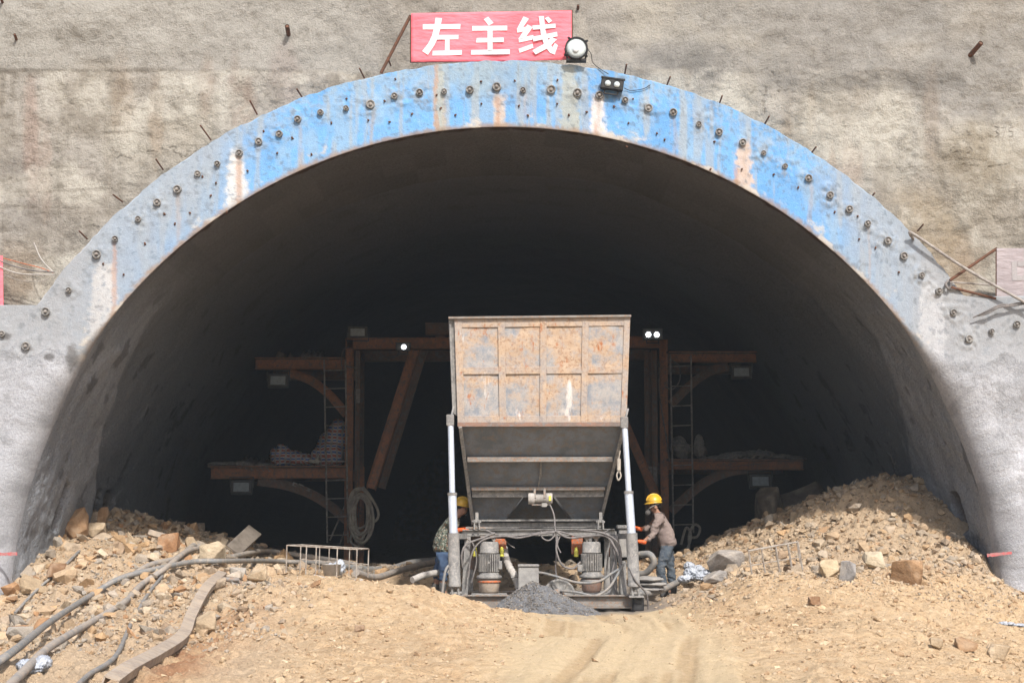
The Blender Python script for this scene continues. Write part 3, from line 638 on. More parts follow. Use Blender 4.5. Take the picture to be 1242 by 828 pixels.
# ================================================================== HEADWALL
xw = np.linspace(-9.4, 9.4, 900); zw = np.concatenate([np.linspace(-.5, 4, 90)[:-1], np.linspace(4, 9.6, 330)])
xw = np.concatenate([np.linspace(-24, -9.6, 20), xw, np.linspace(9.6, 24, 20)]); zw = np.concatenate([zw, np.linspace(9.8, 18, 20)])
X, Z = np.meshgrid(xw, zw, indexing='ij')
Yb = .42+.10*(Z-4)
px, py = proj(X, Yb, Z)
n1 = fbm(X*.55, Z*.75, s=100, o=4); n2 = fbm(X*2.2, Z*2.2, s=101, o=4); n3 = fbm(X*1.2, Z*.18, s=102, o=4); n4 = fbm(X*7, Z*1.0, s=103, o=3); n5 = fbm(X*9, Z*9, s=104, o=4, g=.65); n6 = fbm(X*.35, Z*2.6, s=105, o=4)
lift = sst(82, 88, py+5*n6*0+2.5*fbm(X*1.2, 0*X, s=106, o=4))
smooth_z = 1-lift*sst(1300, 500, px)
Yw = Yb - (.10*n1+.028*n2+.012*n6+.013*n5*(.35+.65*lift)+.012*lift*fbm(X*3.4, Z*3.4, s=109, o=3)+.008*n4*lift) - .022*(1-lift)*sst(440, 300, px)
c = np.zeros(X.shape+(3,))+np.array(srgb(188, 180, 167))
c = lerp(c, srgb(206, 198, 180), sst(0, .6, n1)*.8); c = lerp(c, srgb(148, 136, 116), sst(.0, .7, -n1-.1)*.7)
c = lerp(c, srgb(152, 138, 116), sst(.1, .6, n3)*.45*lift); c = lerp(c, srgb(210, 202, 186), sst(.15, .6, n2)*.5); c = lerp(c, srgb(138, 128, 112), sst(.2, .7, n4)*.4*lift)
c = lerp(c, srgb(184, 179, 168), (1-lift)*sst(500, 420, px)*.8)
c = lerp(c, srgb(176, 168, 154), sst(440, 500, px)*sst(90, 40, py)*.6)
c = lerp(c, srgb(198, 189, 170), sst(740, 780, px)*sst(940, 900, px)*sst(62, 42, py+6*n2)*.8)
def hb(cx_, cy_, wx, wy, nk=.5): return sst(1.3, .5, np.sqrt(((px-cx_)/wx)**2+((py-cy_)/wy)**2)+nk*.5*n2+.12*n5)
g = np.maximum.reduce([hb(850, 78, 110, 34), hb(980, 85, 170, 36, .8), hb(1180, 90, 130, 60, .8), hb(1000, 20, 190, 60)])
c = lerp(c, srgb(158, 154, 147), g*.7)
c = lerp(c, srgb(122, 118, 112), hb(820, 82, 60, 16, .9)*.6)
for a_ in ((1075,165,55,60,(204,198,182),.7),(905,180,60,40,(200,192,172),.6),(1000,140,45,50,(192,184,166),.6),(1190,215,60,60,(168,156,132),.6),(1180,190,50,40,(172,158,132),.7),(1120,280,50,50,(186,166,132),.7),(1160,330,60,50,(184,158,122),.6),(1215,300,40,60,(190,178,158),.6),
           (110,110,50,40,(164,152,132),.6),(120,150,90,18,(150,138,118),.5),(45,170,35,60,(200,192,178),.6),(170,170,40,50,(204,196,178),.6),(240,150,40,36,(200,190,168),.5),(210,190,60,40,(176,164,144),.5),(60,270,50,40,(150,140,126),.5),(20,230,26,60,(158,152,145),.7),(30,330,40,40,(172,150,122),.6),(120,240,60,30,(172,160,142),.5),
           (38,165,12,70,(180,150,132),.7),(56,200,8,60,(186,160,142),.5),(150,120,14,50,(176,150,118),.45),(190,150,10,60,(178,152,120),.5),(300,130,12,40,(164,134,112),.55),(285,120,8,50,(156,128,110),.5),(250,110,9,40,(160,134,110),.5),(345,90,18,40,(170,152,142),.5),(705,62,12,40,(192,182,164),.9),(450,60,14,40,(182,176,165),.6),(1130,140,10,60,(160,136,112),.4),(955,190,8,50,(168,144,112),.5),(985,160,6,60,(160,140,112),.5),(1030,200,16,40,(182,150,124),.45)):
    c = lerp(c, srgb(*a_[4]), hb(*a_[:4])*a_[5])
crack = np.abs(fbm(X*.9+3, Z*1.1, s=107, o=5)); ck = sst(.016, .003, crack)*lift*sst(-.2, .3, n1); Yw = Yw+ck*.02; c = lerp(c, srgb(112, 102, 88), ck*.55)
hl = sst(.6, .8, fbm(X*.5, Z*6, s=108, o=3))*lift; c = lerp(c, srgb(132, 120, 102), hl*.18); Yw = Yw+hl*.006
lip = np.exp(-((py-86-2.5*fbm(X*1.2, 0*X, s=106, o=4))/2.0)**2)*sst(430, 380, px); c = lerp(c, srgb(128, 118, 104), lip*.25)
speck = sst(.62, .8, n5); c = lerp(c, srgb(120, 112, 98), speck*.35)
c = lerp(c, srgb(225, 218, 200), sst(.05, .55, fbm(X*1.7, Z*1.4, s=110, o=5))*.5*lift); c = lerp(c, srgb(120, 106, 86), sst(.1, .6, fbm(X*3.0, Z*.9, s=111, o=5))*.22*lift); c = lerp(c, srgb(128, 118, 102), sst(.1, .7, n5)*.12); c = lerp(c, srgb(226, 220, 208), sst(.1, .7, -n5)*.15)
c = lerp(c, srgb(180, 172, 157), np.full(X.shape, .10)); c = lerp(c, srgb(172, 140, 104), (hb(1172,345,14,40)+hb(1110,300,8,36)+hb(1010,200,7,30))*.4); c = lerp(c, srgb(120, 116, 110), hb(1070, 100, 120, 12, .9)*.35)
lum = c.mean(-1, keepdims=True); c = (c*.78+lum*.22*np.array([1.0,1.0,.98]))*.78
Fc = grid_faces(*X.shape); rr_ = np.hypot(X-AX, Z-ZC).reshape(-1)
Fc = Fc[(rr_[Fc].min(1) > R+.35)]
me = np_mesh('headwall', np.stack([X, Yw, Z], -1).reshape(-1, 3), Fc, True, c.reshape(-1, 3)); me.flip_normals()
hw = link_mesh('headwall', me, M['shot'], origin=Vector((0, .4, 0)))
me.flip_normals() if False else None
tag(hw, 'weathered beige sprayed concrete slope wall with brown streaks above the tunnel arch', 'wall')
for pts_, w in (([(1208,152),(1214,153),(1209,158),(1213,162),(1208,165)], .012), ([(1216,154),(1222,153),(1219,160),(1217,166)], .012), ([(1231,153),(1226,154),(1225,158),(1230,159),(1229,164),(1224,166)], .012)):
    m = MB(); P = [at(a, b, .7) for a, b in pts_]
    def onwall(p):
        i = np.abs(xw-p.x).argmin(); j = np.abs(zw-p.z).argmin(); return float(Yw[i, j])-.004
    Q = [Vector((p.x, onwall(p), p.z)) for p in P]
    for a, b in zip(Q[:-1], Q[1:]): m.bar(a, b, w, .02)
    m.build('chalk_number', M['pencil'], hw)
def wallY(x, z):
    i = np.abs(xw-x).argmin(); j = np.abs(zw-z).argmin(); return float(Yw[i, j])
def onw(px, py):
    p = at(px, py, .7)
    for _ in range(3): p = at(px, py, wallY(p.x, p.z))
    return p
# ================================================================== BATCHING HOPPER MACHINE
YF = -.35
mroot = thing('hopper_machine', 'steel aggregate hopper machine with weathered panelled skip, two motors and hydraulic legs before the tunnel', 'machine', (.43, .4, 0))
hop = None
def quad(a, b, Y): return a, b
# --- hopper front panel with eight recessed fields
TL, TR, BR_, BL_ = (551,386.5), (764.5,384), (760,512), (555,512.5)
def fp(u, v, dy=0):     # u,v in 0..1 over the panel (v down)
    x = (TL[0]*(1-u)+TR[0]*u)*(1-v)+(BL_[0]*(1-u)+BR_[0]*u)*v; y = (TL[1]*(1-u)+TR[1]*u)*(1-v)+(BL_[1]*(1-u)+BR_[1]*u)*v
    return at(x, y, YF+dy) if not dy else at(x, y, YF)+Vector((0, dy, 0))
us = [0, .042, .247, .288, .487, .525, .728, .765, .965, 1]; vs_ = [0, .085, .465, .535, .935, 1]
# sheet (recessed) as fine grid so the plate is slightly dented
nu, nv = 110, 70; U, V = np.meshgrid(np.linspace(.005, .995, nu), np.linspace(.005, .995, nv), indexing='ij')
G = np.array([[fp(U[i, j], V[i, j])[:] for j in range(nv)] for i in range(nu)])
G[..., 1] += .026+.012*fbm(U*5, V*4, s=200, o=3)
me = np_mesh('front_sheet', G.reshape(-1, 3), grid_faces(nu, nv), True, np.ones((nu*nv, 3)))
hop = link_mesh('hopper', me, M['hopper'], mroot)
fr = MB()
def panelbar(u0, u1, v0, v1, d0=0, d1=.05):
    a = [fp(u0, v0, d0), fp(u1, v0, d0), fp(u1, v1, d0), fp(u0, v1, d0)]; b = [fp(u0, v0, d1), fp(u1, v0, d1), fp(u1, v1, d1), fp(u0, v1, d1)]
    fr.hexa(a, b)
for i in (0, 2, 4, 6, 8): panelbar(us[i], us[i+1], 0, 1, 0 if i in (0, 8) else .003)
for j in (0, 2, 4):
    for i in (1, 3, 5, 7): panelbar(us[i], us[i+1], vs_[j], vs_[j+1], .006)
me = fr.mesh('panel_rib', .004); a = me.color_attributes.new('Col', 'FLOAT_COLOR', 'POINT')
a.data.foreach_set('color', np.tile([.6, 1, 1, 1], len(me.vertices)).astype(np.float32))
link_mesh('panel_rib', me, M['hopper'], hop)
# body: side walls, back wall, top lip
def P3(px, py, Y): return at(px, py, Y)
Yb_, Yu = 2.2, .9
tl, tr, bl, br = P3(551,386.5,YF), P3(764.5,384,YF), P3(555,512.5,YF), P3(760,512,YF)
ul, ur = P3(574,632,Yu), P3(727,632,Yu)
def side_wall(t, b, u, sx, name):
    m = MB(); t2 = Vector((t.x, Yb_, t.z)); u2 = Vector((u.x, Yb_, u.z)); off = Vector((sx*.03, 0, 0)); o2 = Vector((0, .06, 0))
    m.prism([t+o2, b+o2, u+o2, u2, t2], off); return m.build(name, M['dust_steel'], hop)
side_wall(tl, bl, ul, .03/.03*1, 'side_plate'); side_wall(tr, br, ur, -1, 'side_plate')
m = MB(); m.hexa([Vector((tl.x, Yb_, tl.z)), Vector((tr.x, Yb_, tr.z)), Vector((ur.x, Yb_, ur.z)), Vector((ul.x, Yb_, ul.z))], [Vector((tl.x, Yb_+.03, tl.z)), Vector((tr.x, Yb_+.03, tr.z)), Vector((ur.x, Yb_+.03, ur.z)), Vector((ul.x, Yb_+.03, ul.z))]); m.build('back_plate', M['dark_steel'], hop)
m = MB()      # outer flange strip behind the left edge and thin top lip
m.hexa([at(544,386.5,YF+.06), at(551.5,386.5,YF+.06), at(555,505,YF+.06), at(548.5,500,YF+.06)], [at(544,386.5,YF+.06)+Vector((0,.05,0)), at(551.5,386.5,YF+.06)+Vector((0,.05,0)), at(555,505,YF+.06)+Vector((0,.05,0)), at(548.5,500,YF+.06)+Vector((0,.05,0))])
m.bar(at(546,392,YF+.04), at(550,498,YF+.04), .03, .03)
m.build('side_flange', M['dust_steel'], hop, .004)
m = MB(); m.bar(at(544,385.6,YF+.0), at(765.3,383.2,YF+.0), .03, .09); m.build('top_lip', M['beam_steel'], hop)
# sloping underside
def ua(py): return YF+.02+(py-513)/119*(Yu-YF)
def ux(py, s):
    t = (py-513)/119; return (556.5+t*17) if s < 0 else (758.5-t*31)
def UQ(x0, y0, x1, y1, x2, y2, x3, y3, d=0, t=.02, m=None, th=.003):    # plate lying in the underside plane
    q = [at(x0,y0,ua(y0)+d), at(x1,y1,ua(y1)+d), at(x2,y2,ua(y2)+d), at(x3,y3,ua(y3)+d)]
    m.hexa(q, [p+Vector((0, th*.4, th)) for p in q])
m = MB(); UQ(ux(513,-1),513,ux(513,1),513,ux(557,1),557,ux(557,-1),557,0,.02,m); UQ(ux(557,-1),557.3,ux(557,1),557.3,ux(594,1),594,ux(594,-1),594,0,.02,m)
UQ(ux(594,-1),594.3,640,594.3,613,630,ux(630,-1),630,0,.02,m); UQ(668,594.3,ux(594,1),594.3,ux(630,1),630,694,630,0,.02,m)
m.build('sloping_underside', M['dark_steel'], hop)
m = MB(); a_, b_, c_, d_ = at(640,594,ua(594)), at(668,594,ua(594)), at(694,630,ua(630)), at(613,630,ua(630)); bk = Vector((0, .7, -.02))
m.hexa([a_+bk, b_+bk, c_+bk, d_+bk], [a_+bk+Vector((0,.02,0)), b_+bk+Vector((0,.02,0)), c_+bk+Vector((0,.02,0)), d_+bk+Vector((0,.02,0))]); m.build('outlet_plate', M['dark_steel'], hop)
m = MB(); m.bar(at(555,514.6,YF+.01), at(760,514.3,YF+.01), .06, .05); m.build('lower_lip', M['rust_dim'], hop)
def rib(py, h, hy, mat_top, nm):
    m = MB(); l, r = ux(py,-1)+4, ux(py,1)-4
    m.bar(at(l, py, ua(py)-.06), at(r, py-.3, ua(py)-.06), h, .10, (0, -1, .0)); return m.build(nm, mat_top, hop, .006)
rib(557.3, .075, 0, M['beam_steel'], 'stiffening_rib')
rib(592.6, .05, 0, M['beam_steel'], 'stiffening_rib')
m = MB(); l, r = ux(598,-1)+4, ux(598,1)-4; m.bar(at(l,598.5,ua(598)-.05), at(r,598.2,ua(598)-.05), .10, .05); m.build('stiffening_channel', M['dust_steel'], hop)
for s in (-1, 1):
    m = MB(); m.bar(at(ux(513,s)+s*-1.5,516,ua(516)-.05), at(ux(632,s),634,ua(634)-.05), .05, .10); m.build('edge_angle', M['dust_steel'], hop, .004)
m = MB(); m.bar(at(572,631,Yu-.06), at(729,630.5,Yu-.06), .03, .10); m.bar(at(574,637,Yu), at(727,636.5,Yu), .09, .05); m.build('bottom_channel', M['dust_steel'], hop, .003)
# little welded drip rod in the middle
m = MB(); m.tube(smooth_path([at(656,562,ua(560)-.03), at(655,575,ua(575)-.03), at(653,590,ua(590)-.04)]), .012); m.tube([at(656,560,ua(560)-.03), at(656,577,ua(577)-.03)], .016); m.build('cable_clip', M['dust_steel'], hop)
# vibrator
vY = ua(604)-.24
vib = MB(); c0, c1 = at(640.5,604.5,vY), at(670,604.3,vY); wv = (c1-c0).x
vib.lathe(c0, [(.001,0),(.075,0),(.085,.012),(.085,.09),(.07,.095),(.062,.10),(.062,wv-.10),(.07,wv-.095),(.085,wv-.09),(.085,wv-.012),(.075,wv),(.001,wv)], 20, 'X')
vo = vib.build('vibrator_motor', M['hose_white'], hop)
m = MB()
for x in (648.5, 660.5): m.bar(at(x,594,vY+.06), at(x,606,vY-.02), .035, .13, (0,1,0)); m.bar(at(x-3,611,vY), at(x-3,613.5,vY), .02, .02)
m.bar(at(645,612,vY), at(665,612,vY), .02, .12); m.build('mount_bracket', M['beam_steel'], vo, .004)
m = MB()
for k in range(9): m.lathe(c0+Vector((.115+k*(wv-.23)/8, 0, 0)), [(.001,0),(.072,0),(.072,.006),(.001,.006)], 18, 'X')
m.build('cooling_fin', M['sack'], vo)
m = MB(); m.bar(at(667,601,vY-.088), at(667,607,vY-.088), .035, .012, (0,1,0)); m.build('warning_sticker', M['label_yellow'], vo)
m = MB(); m.box(*(lambda p: (p.x-.04, p.x+.04, p.y-.06, p.y+.02, p.z-.04, p.z+.02))(at(660,611.5,vY-.03))); m.build('terminal_box', M['sack'], vo, .006)
# chain hoist hanging at the right side of the hopper
ch = MB(); ch.tube([at(752,546,.0), at(750.5,556,.0)], .012); ch.tube([at(750.5,556,0), at(750.5,570,0)], .03); ch.tube(smooth_path([at(750.5,570,0), at(748,576,0), at(750,582,0), at(753,577,0), at(751.5,571,0)]), .012); ch.build('lifting_shackle', M['rope'], hop)
# --- frame
zt = at(600,641,.1).z
fY = .1
m = MB(); m.ibeam(at(561,646,fY), at(746,645,fY), .10, .10, .014); m.build('cross_beam', M['dust_steel'], mroot, .003)
m = MB(); m.box(*(lambda a, b: (a.x, b.x, fY-.05, fY+.25, b.z, a.z))(at(565,641,fY), at(597,638.5,fY))); m.build('spill_plate', M['beam_steel'], mroot)
for x, w_ in ((567.5,.09),(588,.05),(716,.05),(744,.10)):
    m = MB(); yy = fY if w_ > .06 else fY+.35; m.bar(at(x,648,yy), Vector((at(x,648,yy).x+(-.05 if x < 570 else 0), yy, .1)), w_, .10, (0, 1, 0)); m.build('frame_post', M['dust_steel'], mroot, .004)
m = MB(); m.bar(at(747,650,-.05), at(759,724,-.15), .05, .08); m.build('diagonal_strut', M['dust_steel'], mroot, .003)
m = MB(); z0 = at(600,730,-.45)
m.ibeam(at(550,729,-.35), at(768,729,-.35), .19, .16, .02); m.build('base_beam', M['beam_steel'], mroot, .003)
m = MB(); m.ibeam(Vector((at(552,729,-.35).x, 1.9, .13)), Vector((at(765,729,-.35).x+.05, 1.9, .13)), .19, .16, .02); m.build('base_beam', M['beam_steel'], mroot)
for x in (556, 762):
    m = MB(); a = at(x,729,-.3); m.ibeam(Vector((a.x, -.25, .115)), Vector((a.x, 1.85, .115)), .17, .12, .016); m.build('base_beam', M['dust_steel'], mroot)
m = MB(); a = at(775,731,-.5); m.box(a.x-.09, a.x+.07, -.55, -.3, a.z-.12, a.z+.11); m.build('skid_end', M['black'], mroot, .02)
# rear legs of the frame and rear wall sheet
for x in (567, 744):
    a = at(x,648,.1); m = MB(); m.bar(Vector((a.x, 1.9, .2)), Vector((a.x, 1.9, a.z)), .1, .1); m.build('frame_post', M['dust_steel'], mroot)
    m = MB(); m.bar(Vector((a.x, .15, a.z)), Vector((a.x, 2.2, a.z)), .1, .1, (0,0,1)); m.build('side_beam', M['dust_steel'], mroot)
# clevis pins between hopper and frame
for x in (578.5, 728.5):
    m = MB()
    for d in (-3.2, 3.2): m.bar(at(x+d,642,.05), at(x+d*.8,630,.05), .02, .10, (0,1,0))
    m.bar(at(x,640,.1), at(x,621,.1), .045, .06, (0,1,0)); m.tube([at(x-5,633,.05), at(x+5,633,.05)], .02); m.build('hinge_bracket', M['dust_steel'], mroot)
# --- hydraulic legs
def cyl(px_, top, Yc, nm):
    # px_: list of (x,y) top rod, rod/mid, mid/barrel, barrel end ; widths in px
    (x0,y0),(x1,y1),(x2,y2),(x3,y3),(x4,y4) = px_
    s = (Yc+28)/F
    m = MB(); m.tube([at(x2,y2+1,Yc), at(x3,y3-4,Yc), at(x3,y3-3.4,Yc), at(x3,y3,Yc)], [7.0*s, 7.2*s, 7.9*s, 7.7*s], 22); root = m.build(nm, M['dust_steel'], mroot)
    m = MB(); m.tube([at(x1,y1,Yc), at(x2,y2+2,Yc)], 5.2*s, 22); m.build('rod_stage', M['chrome'], root)
    m = MB(); m.tube([at(x0,y0,Yc), at(x1,y1,Yc)], 3.6*s, 20); m.build('rod_stage', M['chrome'], root)
    m = MB(); m.tube([at(x1,y1-1,Yc), at(x1,y1+2.5,Yc)], 5.9*s, 20); m.build('gland_collar', M['dust_steel'], root)
    m = MB(); m.box(*(lambda p: (p.x-.06, p.x+.05, p.y-.05, p.y+.05, p.z-.06, p.z+.10))(at(x0,y0,Yc))); m.bar(at(x0,y0-2,Yc), at(x0+4,y0-18,Yc+.1), .03, .06); m.build('top_clevis', M['dust_steel'], root, .006)
    m = MB()
    for d in (-3.6, 3.6): m.bar(at(x3+d,y3-1,Yc), at(x4+d*1.1,y4,Yc), 2.6*s, .08, (0,1,0))
    m.tube([at(x4-7,y4-3,Yc), at(x4+7,y4-3,Yc)], .025); m.bar(at(x4-9,y4+1,Yc), at(x4+9,y4+1,Yc), .03, .2); m.build('foot_clevis', M['dust_steel'], root, .004)
    return root
cyl([(546.5,511),(548.5,598),(550,645),(551.5,711),(553,722)], 0, -.55, 'hydraulic_leg')
cyl([(757.5,514),(762.5,596),(766,645),(769,711),(771.5,722)], 0, -.55, 'hydraulic_leg')
for x, sx in ((551,1),(766,-1)):
    m = MB(); m.bar(at(x,650,-.4), Vector((at(x,650,-.4).x+sx*.16, .05, at(x,650,-.4).z)), .05, .08, (0,0,1)); m.build('leg_bracket', M['dust_steel'], mroot)
# --- electric motors standing on gearboxes
def motor(cx, y0, y1, hw_, Yc):
    s = (Yc+28)/F; c = at(cx, y1, Yc); h = (y1-y0)*s; r = hw_*s
    m = MB(); m.lathe(c, [(.001,0),(r*.96,0),(r*.96,h*.62),(r*1.02,h*.63),(r*1.02,h*.66),(r*.97,h*.67),(r*.99,h*.95),(r*.9,h),(.001,h)], 26); root = m.build('electric_motor', M['dust_steel'], mroot)
    m = MB()
    for k in range(30):
        a = 2*math.pi*k/30; d = Vector((math.cos(a), math.sin(a), 0)); m.bar(c+d*(r*1.0)+Vector((0,0,h*.03)), c+d*(r*1.0)+Vector((0,0,h*.60)), .012, .035, d)
    m.build('cooling_fin', M['dust_steel'], root)
    m = MB(); top = c+Vector((0,0,h)); ww = r*.98    # jagged rain hood: two triangular cut plates
    for yy in (-r*.5, r*.5):
        for sx in (-1, 1):
            m.prism([top+Vector((sx*ww*1.0, yy, h*.20)), top+Vector((sx*ww*.02, yy, h*.20)), top+Vector((sx*ww*.5, yy, -.01))], (0, .012, 0))
        m.prism([top+Vector((-ww, yy, h*.20)), top+Vector((ww, yy, h*.20)), top+Vector((ww, yy, h*.225)), top+Vector((-ww, yy, h*.225))], (0, .012, 0))
    m.hexa([top+Vector((-ww,-r*.5,h*.2)), top+Vector((ww,-r*.5,h*.2)), top+Vector((ww,r*.5,h*.2)), top+Vector((-ww,r*.5,h*.2))], [top+Vector((-ww,-r*.5,h*.215)), top+Vector((ww,-r*.5,h*.215)), top+Vector((ww,r*.5,h*.215)), top+Vector((-ww,r*.5,h*.215))])
    m.build('rain_hood', M['beam_steel'], root)
    m = MB(); m.lathe(c-Vector((0,0,.09)), [(.001,0),(r*1.3,0),(r*1.32,.02),(r*1.3,.045),(r*1.08,.055),(r*1.02,.09),(.001,.09)], 26); m.build('flange', M['dust_steel'], root)
    m = MB(); m.box(c.x+r*.95, c.x+r*1.35, c.y-.09, c.y+.05, c.z+h*.1, c.z+h*.38) if cx < 650 else m.box(c.x-r*1.5, c.x-r*.95, c.y-.11, c.y+.05, c.z+h*.0, c.z+h*.24); m.build('terminal_box', M['dust_steel'], root, .01)
    m = MB(); m.box(c.x-.02, c.x+.02, c.y-r*1.06, c.y-r*1.0, c.z+h*.3, c.z+h*.36); m.build('name_plate', M['sack'], root)
    g = c-Vector((0,0,.09)); m = MB(); m.lathe(g-Vector((0,0,.21)), [(.001,0),(r*.8,0),(r*1.0,.03),(r*1.12,.15),(r*1.15,.20),(.001,.21)], 24); gb = m.build('gearbox', M['rust_dim'] if cx > 650 else M['steel_clean'], root)
    m = MB(); m.lathe(g-Vector((0,0,.055)), [(.001,0),(r*1.2,0),(r*1.22,.02),(r*1.0,.05),(.001,.05)], 24); m.build('orange_collar', M['orange'] if cx < 650 else M['dust_steel'], root)
    b = g.z-.21; m = MB(); m.box(c.x-.26, c.x+.26, c.y-.2, c.y+.22, b-.05, b); m.box(c.x-.26, c.x-.21, c.y-.2, c.y+.2, b-.14, b-.05); m.box(c.x+.21, c.x+.26, c.y-.2, c.y+.2, b-.14, b-.05); m.box(c.x-.19, c.x+.19, c.y-.15, c.y+.15, b-.19, b-.10); m.build('motor_bracket', M['dust_steel'], root, .006)
    return root
motor(593.3, 657, 694, 11.6, .0); motor(717.5, 657, 693, 11.4, .0)
for x in (576.5, 608.5, 699, 741):
    a = at(x,670,.18); m = MB(); m.lathe(a-Vector((0,0,.06)), [(.001,0),(.035,0),(.04,.02),(.03,.05),(.035,.09),(.02,.12),(.03,.13),(.001,.15)], 12); m.build('grease_cup', M['label_yellow'] if x != 741 else M['orange'], mroot)
m = MB(); m.box(*(lambda a, b: (a.x, b.x, .35, .5, b.z, a.z))(at(693,650,.35), at(707,672,.35))); m.build('mixer_guard', M['orange'], mroot, .01)
m = MB(); m.box(*(lambda a, b: (a.x, b.x, .35, .5, b.z, a.z))(at(598,653,.35), at(614,668,.35))); m.build('mixer_guard', M['orange'], mroot, .01)
m = MB(); m.box(*(lambda a, b: (a.x, b.x, .32, .5, b.z, a.z))(at(570,648,.35), at(584,690,.35))); m.build('mixer_guard', M['rust_dim'], mroot, .01)
# block, wheel, control box
m = MB(); m.box(*(lambda a, b: (a.x, b.x, -.3, .0, 0.0, a.z))(at(628.5,687,-.3), at(653.5,713,-.3)))
ob = m.build('water_tank', M['concrete_block'], mroot, .015)
m = MB(); m.box(*(lambda a, b: (a.x, b.x, -.32, .02, a.z-.0, a.z+.035))(at(628,687,-.3), at(654,713,-.3))); m.build('tank_lid', M['dust_steel'], ob, .008)
a = at(678,722,.05); m = MB(); m.lathe(a+Vector((0,-.02,0)), [(.001,-.1),(.23,-.1),(.245,-.08),(.245,.06),(.225,.08),(.205,.06),(.1,.05),(.07,.1),(.001,.1)], 34, 'Y'); wh = m.build('drive_wheel', M['dust_steel'], mroot)
m = MB(); m.lathe(a+Vector((-.02,-.12,.02)), [(.001,0),(.09,0),(.09,.09),(.05,.12),(.001,.12)], 14, 'Y'); m.build('hub', M['beam_steel'], wh)
m = MB()
for k in range(6): t = 2*math.pi*k/6; m.bar(a+Vector((0,-.09,0)), a+Vector((.2*math.cos(t),-.09,.2*math.sin(t))), .03, .03)
m.build('spoke', M['dust_steel'], wh)
m = MB(); m.box(*(lambda a, b: (a.x, b.x, .2, .5, b.z, a.z))(at(750.5,641,.2), at(761,676,.2))); ob = m.build('control_box', M['sack'], mroot, .012)
m = MB(); m.box(*(lambda a, b: (a.x, b.x, .17, .53, b.z, a.z))(at(748.5,636.5,.2), at(762.5,641,.2))); m.build('box_lid', M['dust_steel'], ob, .01)
m = MB(); m.box(*(lambda a, b: (a.x, b.x, .2, .4, b.z, a.z))(at(751,680,.2), at(760,722,.2))); m.build('pump_housing', M['dust_steel'], mroot, .02)
m = MB(); m.box(*(lambda a, b: (a.x, b.x, -.05, .2, b.z, a.z))(at(733,706,-.05), at(748,724,-.05))); m.tube([at(738,700,0), at(738,722,0)], .07); m.build('valve_block', M['sack'], mroot, .02)
# pale discharge hose
m = MB(); pth = smooth_path([at(611,664,.45), at(613,675,.3), at(618,688,.2), at(625,700,.1), at(630,714,.0)], 10); m.tube(pth, [.055+.006*math.sin(i*2.2) for i in range(len(pth))], 14); m.build('discharge_hose', M['hose_white'], mroot)
# cables
def cable(pts, r=.013, nm='cable', mat='cable', par=None):
    m = MB(); m.tube(smooth_path([at(*p) for p in pts], 8), r, 7); return m.build(nm, M[mat], mroot if par is None else par)
cable([(561,688,-.3),(560,672,-.35),(566,660,-.3),(585,652,-.1),(600,646,-.05)], .016)
cable([(568,700,-.1),(572,672,-.12),(585,655,-.1),(610,650,-.08),(628,652,-.08),(650,648,-.08),(673,645,-.08)], .014)
cable([(590,643,-.02),(610,650,-.05),(640,648,-.05),(674,644,-.05),(700,650,-.05),(720,651,-.05),(738,643,-.05)], .014)
cable([(674,644,-.08),(690,652,-.08),(712,650,-.1),(735,650,-.15),(746,664,-.2),(754,682,-.2)], .018)
cable([(700,642,-.05),(730,646,-.15),(748,656,-.2),(753,672,-.2),(752,690,-.2)], .016)
cable([(656,644,-.06),(658,652,-.08),(666,655,-.08),(674,648,-.06)], .012)
cable([(664,609,vY),(668,614,vY-.05),(672,625,.3),(673,638,.05),(674,645,-.05)], .013)
cable([(674,645,-.06),(675,665,-.05),(674,690,0),(676,705,0)], .012)
cable([(676,650,-.06),(675,668,-.1),(682,685,-.1),(695,689,-.1),(704,681,-.05)], .015)
cable([(680,648,-.06),(676,660,-.08),(680,670,-.08)], .011)
cable([(620,700,-.1),(650,694,-.05),(672,698,-.15),(700,706,-.3),(725,705,-.35),(742,695,-.3),(755,687,-.2)], .02, mat='hose_grey')
cable([(680,716,-.2),(700,718,-.35),(722,722,-.4),(738,713,-.38),(748,698,-.3),(756,684,-.2)], .02, mat='hose_grey')
cable([(537,742,-.6),(536,728,-.62),(538,705,-.62),(541,690,-.6),(546,684,-.55)], .02, mat='hose_grey')
cable([(763,688,-.6),(772,705,-.65),(784,720,-.5),(786,738,-.4)], .013)
cable([(738,668,.1),(736,690,.1),(734,712,.1)], .012); cable([(566,652,-.05),(574,660,-.06),(578,680,-.05),(572,706,-.05)], .012)
cable([(612,652,.2),(618,660,.2),(624,664,.15)], .01); cable([(740,655,-.08),(746,675,-.1),(742,700,-.1),(750,722,-.1)], .014)
# --- gravel heap in front
gx, gy = np.meshgrid(np.linspace(-1, 1, 130), np.linspace(-1, 1, 110), indexing='ij')
cg = at(653, 738, -.75); rg = np.hypot(gx, gy); hz = np.clip(1-rg, 0, 1)**.9*.5
skew = 1+.25*gx
Xg = cg.x-.08+gx*.82*skew; Yg = -.72+gy*.52; base = H(Xg, Yg)
Zg = base-.03+hz*(1+.08*fbm(gx*3, gy*3, s=300))+.02*fbm(gx*14, gy*14, s=301, o=3)*(hz > 0)
me = np_mesh('gravel', np.stack([Xg, Yg, Zg], -1).reshape(-1, 3), grid_faces(130, 110), True, np.tile([.16,.165,.17], (130*110, 1)))
V1 = np.stack([Xg, Yg, Zg], -1).reshape(-1, 3); F1 = grid_faces(130, 110); F1t = np.concatenate([F1[:, :3], F1[:, [0, 2, 3]]])
n = 5200; a = RNG.uniform(0, 2*np.pi, n); q = np.sqrt(RNG.random(n))*1.08; gx2, gy2 = q*np.cos(a), q*np.sin(a)
